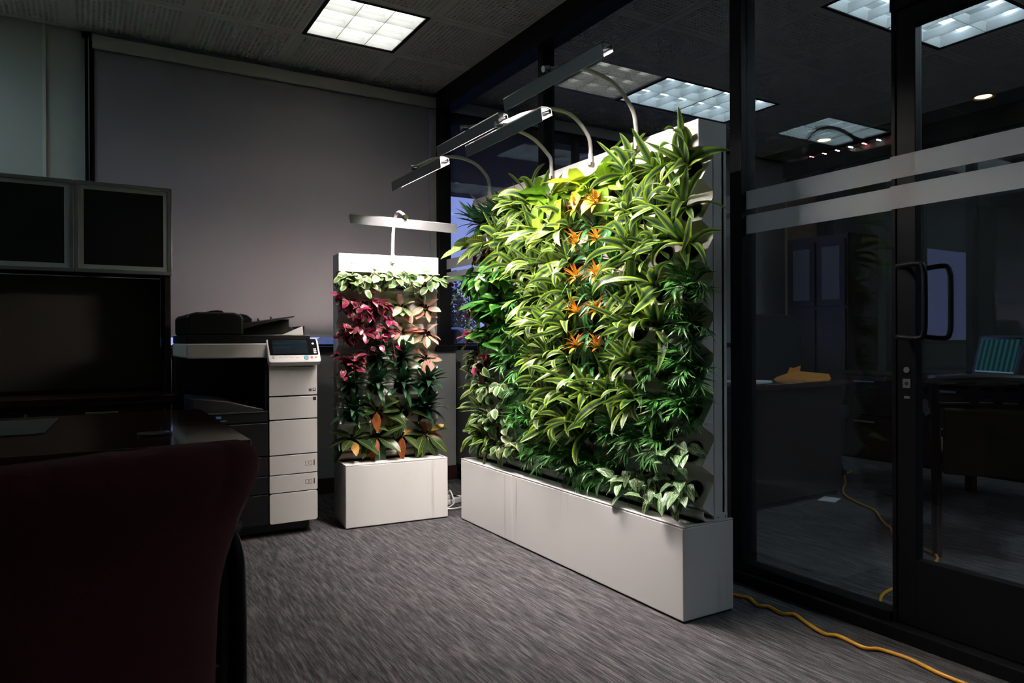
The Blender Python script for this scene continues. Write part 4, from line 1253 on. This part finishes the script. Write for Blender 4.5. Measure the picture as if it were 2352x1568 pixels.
dk = thing('desk', 'polished dark cherry desk in front of the maroon chair', 'desk', (-.70, 2.56, 0))
obj('desktop', MB().prism(roundrect(-.90, 1.095, -.51, .545, .03), 'z', .695, .73), M['desktop'], dk, bevel=.006, seg=3)
obj('modesty_panel', BOX(-.85, 1.03, .40, .42, .18, .695), M['darkwood'], dk)
obj('end_panel', BOX(1.02, 1.05, -.44, .50, 0, .695), M['darkwood'], dk, bevel=.002)
obj('end_panel', BOX(-.87, -.84, -.44, .50, 0, .695), M['darkwood'], dk, bevel=.002)
tag(obj('desk_pad', MB().prism([(-.47, .0), (.10, .0), (.13, .03), (.155, .46), (-.47, .46)], 'z', 0, .003), plain('clear_desk_mat', (.10, .095, .085), .35), None, (-.235, 2.50, .7302)), 'thin grey translucent mat lying on the dark desk', 'desk mat')
tag(obj('coaster', MB().lathe([(.044, 0), (.046, .002), (.046, .006), (.042, .007), (.040, .005), (.0, .005)], 28), M['blackplastic'], None, (.172, 2.31, .7302)), 'round black coaster at the right end of the desk', 'coaster')

# ------------------------------------------------------------------ maroon chair in the foreground
ch = thing('armchair', 'maroon upholstered chair with black arms, its back to the camera', 'chair', (-.079, 1.100, 0), math.radians(22))
def cushion(nx, nz, hw, z0, z1, thick, crown, lean, roll_back, mat, name, par):
    """padded back: a closed shell, rounded, wider at the top, curving backwards at its top edge."""
    mb = MB(); N = 34; S = 84; rc = .055
    for j in range(N + 1):
        t_ = math.sin(j / N * math.pi / 2) if j > N * .3 else j / N * math.sin(.3 * math.pi / 2) / .3
        z = z0 + (z1 - z0) * t_
        q_ = min(1.0, max(0.0, (t_ - .45) / .42)); w = hw * (.875 + .125 * q_ * q_ * (3 - 2 * q_))
        dz = max(0.0, z - (z1 - rc)); arc = math.sqrt(max(0.0, rc * rc - dz * dz))
        wc = w - rc + arc
        th = thick * (1 + roll_back * max(0, t_ - .7) * 1.2) * max(.02, arc / rc)
        yc = lean * t_ * t_ - .16 * roll_back * max(0, t_ - .72) ** 1.2
        for k in range(S):
            an = 2 * math.pi * k / S
            cx, sy = math.cos(an), math.sin(an)
            px = math.copysign(abs(cx) ** .45, cx) * wc
            py = math.copysign(abs(sy) ** .75, sy) * th
            pleat = sum(math.exp(-((px - .115 * i) / .010) ** 2) for i in (-2, -1, 0, 1, 2)) * .007 * max(0.0, min(1.0, (t_ - .72) / .15))
            mb.v.append((px, yc + py * (1 - pleat / thick) + .10 * (px / hw) ** 2 * hw * .9, z - pleat * .35 + crown * (1 - (px / hw) ** 2) * t_ ** 4))
    for j in range(N):
        for k in range(S):
            k2 = (k + 1) % S
            mb.f.append((j * S + k, j * S + k2, (j + 1) * S + k2, (j + 1) * S + k))
    mb.f.append(tuple(range(S))[::-1]); mb.f.append(tuple(N * S + k for k in range(S)))
    return smooth(obj(name, mb, mat, par))
cushion(0, 0, 0.315, .40, .850, .055, .01, -.06, .9, M['maroon'], 'backrest', ch)
seat = obj('seat', MB().prism(roundrect(-.27, .27, .02, .52, .06), 'z', .40, .50), M['maroon'], ch, bevel=.03, seg=4)
for s_ in (-1, 1):
    arm = catmull([(s_ * .352, .07, .0), (s_ * .352, .07, .30), (s_ * .352, .07, .56), (s_ * .352, .08, .64), (s_ * .352, .12, .668), (s_ * .352, .26, .668), (s_ * .352, .42, .660), (s_ * .352, .475, .63), (s_ * .352, .485, .55), (s_ * .352, .485, .30), (s_ * .352, .485, .0)], 6)
    smooth(obj('arm_frame', MB().tube(arm, .016, 12), M['blackmetal'], ch))
    pad = catmull([(s_ * .352, .085, .676), (s_ * .352, .12, .684), (s_ * .352, .26, .684), (s_ * .352, .42, .674)], 6)
    smooth(obj('arm_pad', MB().tube(pad, .020, 12), M['leather'], ch))
    obj('seat_bracket', BOX(min(s_ * .26, s_ * .352), max(s_ * .26, s_ * .352), .12, .15, .405, .43), M['blackmetal'], ch)
    obj('seat_bracket', BOX(min(s_ * .26, s_ * .352), max(s_ * .26, s_ * .352), .40, .43, .405, .43), M['blackmetal'], ch)
    obj('back_support', BOX(s_ * .16 - .02, s_ * .16 + .02, .0, .03, .39, .50), M['blackmetal'], ch)

# ------------------------------------------------------------------ cords
def cord(pts, label, name='extension_cord', r_=.0065, m_='cord', cat='cord'):
    p = catmull([(a, b, c) for a, b, c in pts], 6)
    return tag(smooth(obj(name, MB().tube(p, r_, 10), M[m_])), label, cat)
fl = [(2.12, 2.30), (2.14, 2.10), (2.164, 1.945), (2.184, 1.899), (2.150, 1.828), (2.175, 1.80), (2.16, 1.729), (2.192, 1.70), (2.165, 1.634), (2.135, 1.537), (2.158, 1.499), (2.146, 1.399), (2.178, 1.366), (2.19, 1.278), (2.172, 1.188), (2.168, 1.117), (2.172, 1.01), (2.19, .85), (2.17, .6)]
cord([(a, b, .0068) for a, b in fl], 'yellow extension cord wriggling along the floor outside the glass partition')
fi = [(4.95, 3.34), (4.90, 3.30), (4.76, 3.255), (4.5, 3.07), (4.27, 2.932), (4.129, 2.818), (4.026, 2.68), (3.965, 2.57), (3.906, 2.479), (3.769, 2.361), (3.662, 2.263), (3.622, 2.214), (3.45, 2.069), (3.34, 1.825), (3.10, 1.74), (2.798, 1.679), (2.669, 1.659), (2.577, 1.617), (2.534, 1.575), (2.542, 1.525), (2.56, 1.43), (2.58, 1.2)]
cord([(a, b, .0068) for a, b in fi], 'yellow extension cord across the carpet inside the office beyond the glass')
ps = thing('power_strip', 'white power strip with leads on the floor between the two plant walls', 'power strip', (1.90, 3.95, 0), math.radians(20))
obj('strip_body', BOX(-.12, .12, -.025, .025, .001, .036), M['ghostgrey'], ps, bevel=.006)
for k in range(4):
    so = obj('socket', BOX(-.10 + .05 * k, -.07 + .05 * k, -.014, .014, .036, .0375), M['blackprint'], ps)
obj('plug', BOX(-.035, .0, -.02, .02, .037, .062), M['ghostgrey'], ps, bevel=.005)
smooth(obj('lead', MB().tube(catmull([(-.018, 0, .062), (-.02, -.03, .09), (-.05, -.09, .03), (-.12, -.10, .012), (-.05, -.14, .010), (.08, -.10, .010), (.2, -.02, .010)], 6), .005, 8), M['ghostgrey'], ps))
smooth(obj('lead', MB().tube(catmull([(.12, 0, .02), (.18, .02, .012), (.16, .12, .010), (.02, .13, .010), (-.1, .2, .010)], 6), .005, 8), M['blackplastic'], ps))

# ------------------------------------------------------------------ furniture in the office beyond the glass
od = thing('desk', 'dark wooden desk with plain front panel beyond the glass', 'desk', (3.74, 2.84, 0), math.radians(2.5))
obj('desktop', MB().prism(roundrect(-1.05, .46, -.05, .80, .02), 'z', .705, .74), M['desktop'], od, bevel=.004)
obj('front_panel', BOX(-.98, .41, .0, .03, .04, .705), M['darkwood'], od, bevel=.002)
obj('end_panel', BOX(.38, .41, .03, .75, 0, .705), M['darkwood'], od, bevel=.002)
obj('end_panel', BOX(-.98, -.95, .03, .75, 0, .705), M['darkwood'], od, bevel=.002)
tag(obj('paper_sheets', MB().box(-.15, .13, -.11, .11, 0, .004).box(-.12, .14, -.10, .10, .0045, .007), M['paper'], None, (3.42, 3.0, .7402), (0, 0, .2)), 'white papers lying on the office desk beyond the glass', 'paper')
tag(obj('paper_card', BOX(-.07, .07, -.05, .05, 0, .002), M['paper'], None, (3.97, 2.82, .0005), (0, 0, .35)), 'white card lying on the carpet under the front of the office desk', 'paper')
env = thing('envelope', 'crumpled orange envelope on the desk beyond the glass', 'envelope', (3.98, 3.02, .7402), math.radians(12))
obj('envelope_body', MB().add([(-.17, -.11, 0), (.17, -.11, 0), (.17, .11, 0), (-.17, .11, 0), (-.16, -.10, .006), (.165, -.10, .030), (.165, .10, .042), (-.15, .10, .014), (.0, -.10, .022), (.0, .10, .034)],
    [(0, 3, 2, 1), (4, 8, 9, 7), (8, 5, 6, 9), (0, 1, 5, 8, 4), (2, 3, 7, 9, 6), (1, 2, 6, 5), (3, 0, 4, 7)]), M['envelope'], env)
obj('envelope_flap', MB().add([(.0, .095, .034), (.165, .095, .042), (.160, .085, .078), (.08, .09, .064), (.02, .09, .070), (.0, .100, .034), (.165, .100, .042), (.160, .090, .079), (.08, .095, .066), (.02, .095, .072)],
    [(0, 1, 2, 3, 4), (9, 8, 7, 6, 5), (0, 5, 6, 1), (1, 6, 7, 2), (2, 7, 8, 3), (3, 8, 9, 4), (4, 9, 5, 0)]), M['envelope'], env)

oc = thing('office_chair', 'black leather swivel chair behind the desk beyond the glass', 'chair', (4.57, 3.72, 0), math.radians(172))
def pad_shell(x0, x1, z0, z1, y0, th, lean):
    mb = MB(); pts = roundrect(x0, x1, z0, z1, min(.09, (z1 - z0) * .4), n=6)
    n = len(pts)
    for (sc, yy) in ((.90, 0), (.97, th * .12), (1.0, th * .5), (.97, th * .88), (.90, th)):
        cx, cz = (x0 + x1) / 2, (z0 + z1) / 2
        for p in pts:
            zz = cz + (p[1] - cz) * sc
            mb.v.append((cx + (p[0] - cx) * sc, y0 + yy + lean * (zz - z0), zz))
    for j in range(4):
        for k in range(n):
            k2 = (k + 1) % n
            mb.f.append((j * n + k, j * n + k2, (j + 1) * n + k2, (j + 1) * n + k))
    mb.f.append(tuple(range(n))[::-1]); mb.f.append(tuple(4 * n + k for k in range(n)))
    return mb
smooth(obj('backrest', pad_shell(-.26, .26, .55, 1.19, -.02, .10, -.12), M['leather'], oc))
smooth(obj('seat', MB().prism(roundrect(-.26, .26, .02, .52, .08), 'z', .42, .52), M['leather'], oc, bevel=.03, seg=3))
for s_ in (-1, 1):
    smooth(obj('armrest', MB().tube(catmull([(s_ * .27, .30, .45), (s_ * .31, .34, .55), (s_ * .31, .32, .66), (s_ * .31, .18, .68), (s_ * .29, .02, .64)], 6), .022, 10), M['leather'], oc))
obj('gas_column', MB().lathe([(.03, .08), (.03, .42)], 16, c=(0, .26, 0)), M['chrome'], oc)
for k in range(5):
    an = 2 * math.pi * k / 5
    ex, ey = .29 * math.cos(an), .26 + .29 * math.sin(an)
    b_ = obj('base_leg', MB().tube([(0, .26, .10), (ex, ey, .065)], .02, 10), M['blackmetal'], oc)
    obj('caster', MB().tube([(ex - .012, ey, .027), (ex + .012, ey, .027)], .027, 12), M['tyre'], b_)

oc2 = thing('storage_credenza', 'long low dark credenza holding the laptop beyond the glass', 'credenza', (5.55, 2.3, 0))
obj('carcass', BOX(0, .55, -1.6, 1.62, 0, .70), M['darkwood'], oc2)
obj('worktop', BOX(-.02, .56, -1.62, 1.64, .70, .735), M['desktop'], oc2, bevel=.003)
for k in range(5):
    y0 = -1.59 + .64 * k
    for z0, z1 in ((.37, .69), (.03, .36)):
        dfr = obj('drawer_front', BOX(-.018, 0, y0, y0 + .63, z0, z1), M['darkwood'], oc2, bevel=.002)
        obj('drawer_handle', BOX(-.035, -.025, y0 + .24, y0 + .42, z1 - .05, z1 - .038), M['alu'], dfr)

# small table with the laptop, nearer the door
ot = thing('side_table', 'dark table carrying the laptop beyond the glass door', 'table', (4.56, 2.04, 0), math.radians(-6))
obj('table_top', MB().prism(roundrect(-.40, .40, -.55, .55, .03), 'z', .735, .765), M['desktop'], ot, bevel=.004)
obj('keyboard_drawer', BOX(-.38, -.02, -.40, .40, .675, .715), M['blackplastic'], ot, bevel=.004)
obj('drawer_pull', BOX(-.388, -.38, .10, .20, .690, .702), M['alu'], ot)
for x in (-.34, .34):
    for y in (-.48, .48):
        obj('leg', BOX(x - .025, x + .025, y - .025, y + .025, 0, .735), M['darkwood'], ot, bevel=.003)
lp = thing('laptop', 'open laptop with a cyan striped screen beyond the glass door', 'laptop', (4.36, 2.07, .7652), math.radians(63))
# keyboard side points to the partition; screen tilts back
obj('keyboard_base', BOX(-.17, .17, -.02, .22, .0, .018), M['blackplastic'], lp, bevel=.004)
obj('keyboard', BOX(-.15, .15, .10, .20, .018, .0195), M['darkplastic'], lp)
lpm = Matrix.Translation((0, .0, .02)) @ Matrix.Rotation(math.radians(14), 4, 'X')
def lo(nm, mb, m_):
    o = obj(nm, mb, m_, lp); o.matrix_local = lpm; return o
lo('screen_lid', MB().prism(roundrect(-.17, .17, 0, .235, .008), 'y', -.010, 0), M['blackplastic'])
lo('screen', BOX(-.152, .152, .0, .001, .020, .222), plain('laptop_lcd_off', (.010, .020, .024), .08))
t = NT('cyan_stripes')
e = t.new('ShaderNodeEmission'); v = t.coord('Object', (1, 1, 1)); sx = t.new('ShaderNodeSeparateXYZ'); t.link(v, sx.inputs[0])
w_ = t.math('FRACT', t.math('MULTIPLY', sx.outputs['X'], 26.0))
cc = t.ramp(w_, [(0.0, (.004, .010, .012)), (.5, (.004, .012, .014)), (.55, (.004, .040, .046)), (.95, (.004, .040, .046))])
t.link(cc, e.inputs[0]); e.inputs[1].default_value = 1.0; t.link(e.outputs[0], t.out.inputs[0])
lo('screen_picture', BOX(-.145, .145, .001, .0015, .030, .212), t.m)
lo('screen_bar', BOX(-.145, .145, .0015, .002, .022, .029), emit('screen_task_bar', (.5, .75, .85), .16))

# wooden visitor chair by the door
vc = thing('visitor_chair', 'dark wooden chair with a brown padded back beyond the door', 'chair', (3.77, 1.79, 0), math.radians(-61))
# local frame: back of the chair at y=-.25, facing +y
def vleg(pts, w=.022, nm='leg'):
    return obj(nm, MB().tube(catmull(pts, 5), w, 8), M['darkwood'], vc)
for s_ in (-1, 1):
    vleg([(s_ * .235, -.34, 0), (s_ * .235, -.27, .22), (s_ * .235, -.25, .42), (s_ * .24, -.27, .62), (s_ * .245, -.31, .80)], .020, 'rear_leg')
    vleg([(s_ * .24, .24, 0), (s_ * .24, .23, .25), (s_ * .24, .22, .42)], .018, 'front_leg')
    smooth(obj('armrest', MB().tube(catmull([(s_ * .26, -.27, .63), (s_ * .285, -.05, .655), (s_ * .28, .18, .65), (s_ * .25, .22, .42)], 6), .016, 8), M['darkwood'], vc))
obj('seat', MB().prism(roundrect(-.25, .25, -.26, .26, .05), 'z', .41, .48), M['tanfabric'], vc, bevel=.02, seg=3)
obj('back_pad', MB().prism([(-.215, -.018), (.215, -.018), (.20, .018), (-.20, .018)], 'z', 0, .31), M['tanfabric'], vc, (0, -.275, .37), (math.radians(6), 0, 0), bevel=.012, seg=3)
obj('top_rail', MB().tube(catmull([(-.265, -.305, .795), (-.14, -.335, .815), (0, -.345, .820), (.14, -.335, .815), (.265, -.305, .795)], 6), .019, 10), M['darkwood'], vc)
obj('lower_rail', MB().tube(catmull([(-.235, -.285, .69), (0, -.315, .70), (.235, -.285, .69)], 6), .012, 8), M['darkwood'], vc)
for k in range(3):
    x = -.09 + .09 * k
    obj('back_slat', BOX(x - .018, x + .018, -.328, -.316, .70, .81), M['darkwood'], vc)

# dark hutch with grey panes in the far corner
fh = thing('far_cabinet', 'dark wood cabinet with grey panes in the far office corner', 'cabinet', (5.86, 4.27, 0))
obj('carcass', BOX(0, .45, -.30, .34, 0, 1.95), M['darkwood'], fh)
for y0, y1 in ((-.28, .0), (.03, .31)):
    dr = obj('cabinet_door', BOX(-.018, 0, y0, y1, 1.30, 1.90), M['darkwood'], fh)
    obj('door_pane', BOX(-.022, -.018, y0 + .05, y1 - .05, 1.36, 1.84), plain('grey_pane', (.17, .165, .16), .4), dr)
    obj('cabinet_door', BOX(-.018, 0, y0, y1, .03, 1.27), M['darkwood'], fh)
obj('tan_edge_panel', BOX(.0, .45, .34, .37, 0, 2.45), M['tanwood'], fh)

# ------------------------------------------------------------------ outside
struct('ground_outside', BOX(-30, 60, Y1 + .12, 70, -.28, -.20), M['asphalt'])
struct('roof_soffit', BOX(-6, 14, Y1 + .12, 7.75, 2.72, 3.1), M['stucco'])
def car(loc, rz, label):
    root = thing('parked_car', label, 'car', loc, rz)
    prof = [(-2.1, .30), (-2.15, .55), (-2.05, .78), (-1.25, .92), (1.35, .92), (2.05, .84), (2.15, .60), (2.1, .30)]
    obj('car_body', MB().prism(prof, 'y', -.86, .86), M['carpaint'], root, bevel=.06, seg=3)
    cab = MB()
    lo_ = [(-1.20, .90), (1.45, .90)]; hi_ = [(-.45, 1.38), (.95, 1.38)]
    v_ = [(-1.2, -.80, .9), (1.45, -.80, .9), (.95, -.62, 1.38), (-.45, -.62, 1.38), (-1.2, .80, .9), (1.45, .80, .9), (.95, .62, 1.38), (-.45, .62, 1.38)]
    cab.add(v_, [(0, 1, 2, 3), (7, 6, 5, 4), (0, 4, 5, 1), (3, 2, 6, 7), (1, 5, 6, 2), (0, 3, 7, 4)])
    obj('cabin', cab, M['carpaint'], root, bevel=.04, seg=2)
    def quad(nm, a, b, c_, d_, off):
        n_ = (Vector(b) - Vector(a)).cross(Vector(d_) - Vector(a)).normalized() * off
        q = [Vector(p) for p in (a, b, c_, d_)]; ctr = sum(q, Vector()) / 4
        q = [ctr + (p - ctr) * .86 for p in q]
        obj(nm, MB().add([p + n_ for p in q] + [p - n_ for p in q], [(0, 1, 2, 3), (7, 6, 5, 4), (0, 4, 5, 1), (1, 5, 6, 2), (2, 6, 7, 3), (3, 7, 4, 0)]), M['carglass'], root)
    quad('side_window', v_[0], v_[1], v_[2], v_[3], .012); quad('side_window', v_[4], v_[5], v_[6], v_[7], .012)
    quad('windscreen', v_[0], v_[3], v_[7], v_[4], .012); quad('rear_window', v_[1], v_[5], v_[6], v_[2], .012)
    for x in (-1.35, 1.35):
        for y in (-.80, .80):
            wl = obj('wheel', MB().lathe([(.20, -.09), (.31, -.09), (.33, -.06), (.33, .06), (.31, .09), (.20, .09)], 24, 'y', (x, y, .33)), M['tyre'], root)
car((3.6, 9.6, -.20), math.radians(8), 'silver parked car outside, seen through the gap beside the glass corner')
car((-1.7, 9.4, -.20), math.radians(-6), 'silver parked car outside, behind the window shade')
def tree(loc, h, k, label):
    r = random.Random(k)
    root = thing('tree', label, 'tree', loc, group='trees outside')
    obj('trunk', MB().tube([(0, 0, 0), (.05, .03, h * .35), (-.04, .02, h * .75)], .1, 8, radii=[.14, .10, .04]), M['bark'], root)
    mb = MB()
    for i in range(2600):
        z = h * (.28 + .74 * r.random()); rad = h * .30 * math.sin(math.pi * min(1, (z / h - .25) / .80)) + .12
        an = r.uniform(0, 6.283); q = rad * math.sqrt(r.random())
        c_ = Vector((q * math.cos(an), q * math.sin(an), z))
        a = Vector((r.gauss(0, 1), r.gauss(0, 1), r.gauss(0, 1))).normalized() * .065
        b = a.cross(Vector((r.gauss(0, 1), r.gauss(0, 1), r.gauss(0, 1)))).normalized() * .04
        mb.add([c_ - a, c_ + b, c_ + a, c_ - b], [(0, 1, 2, 3)])
    o = obj('foliage', mb.mesh('foliage', fix=False), M['treeleaf'], root); o['kind'] = 'stuff'
tree((11.9, 25.0, -.2), 3.2, 1, 'small dark tree nearer the glass corner, left of the taller one')
tree((14.3, 28.6, -.2), 4.2, 2, 'taller dark tree seen through the glass corner')
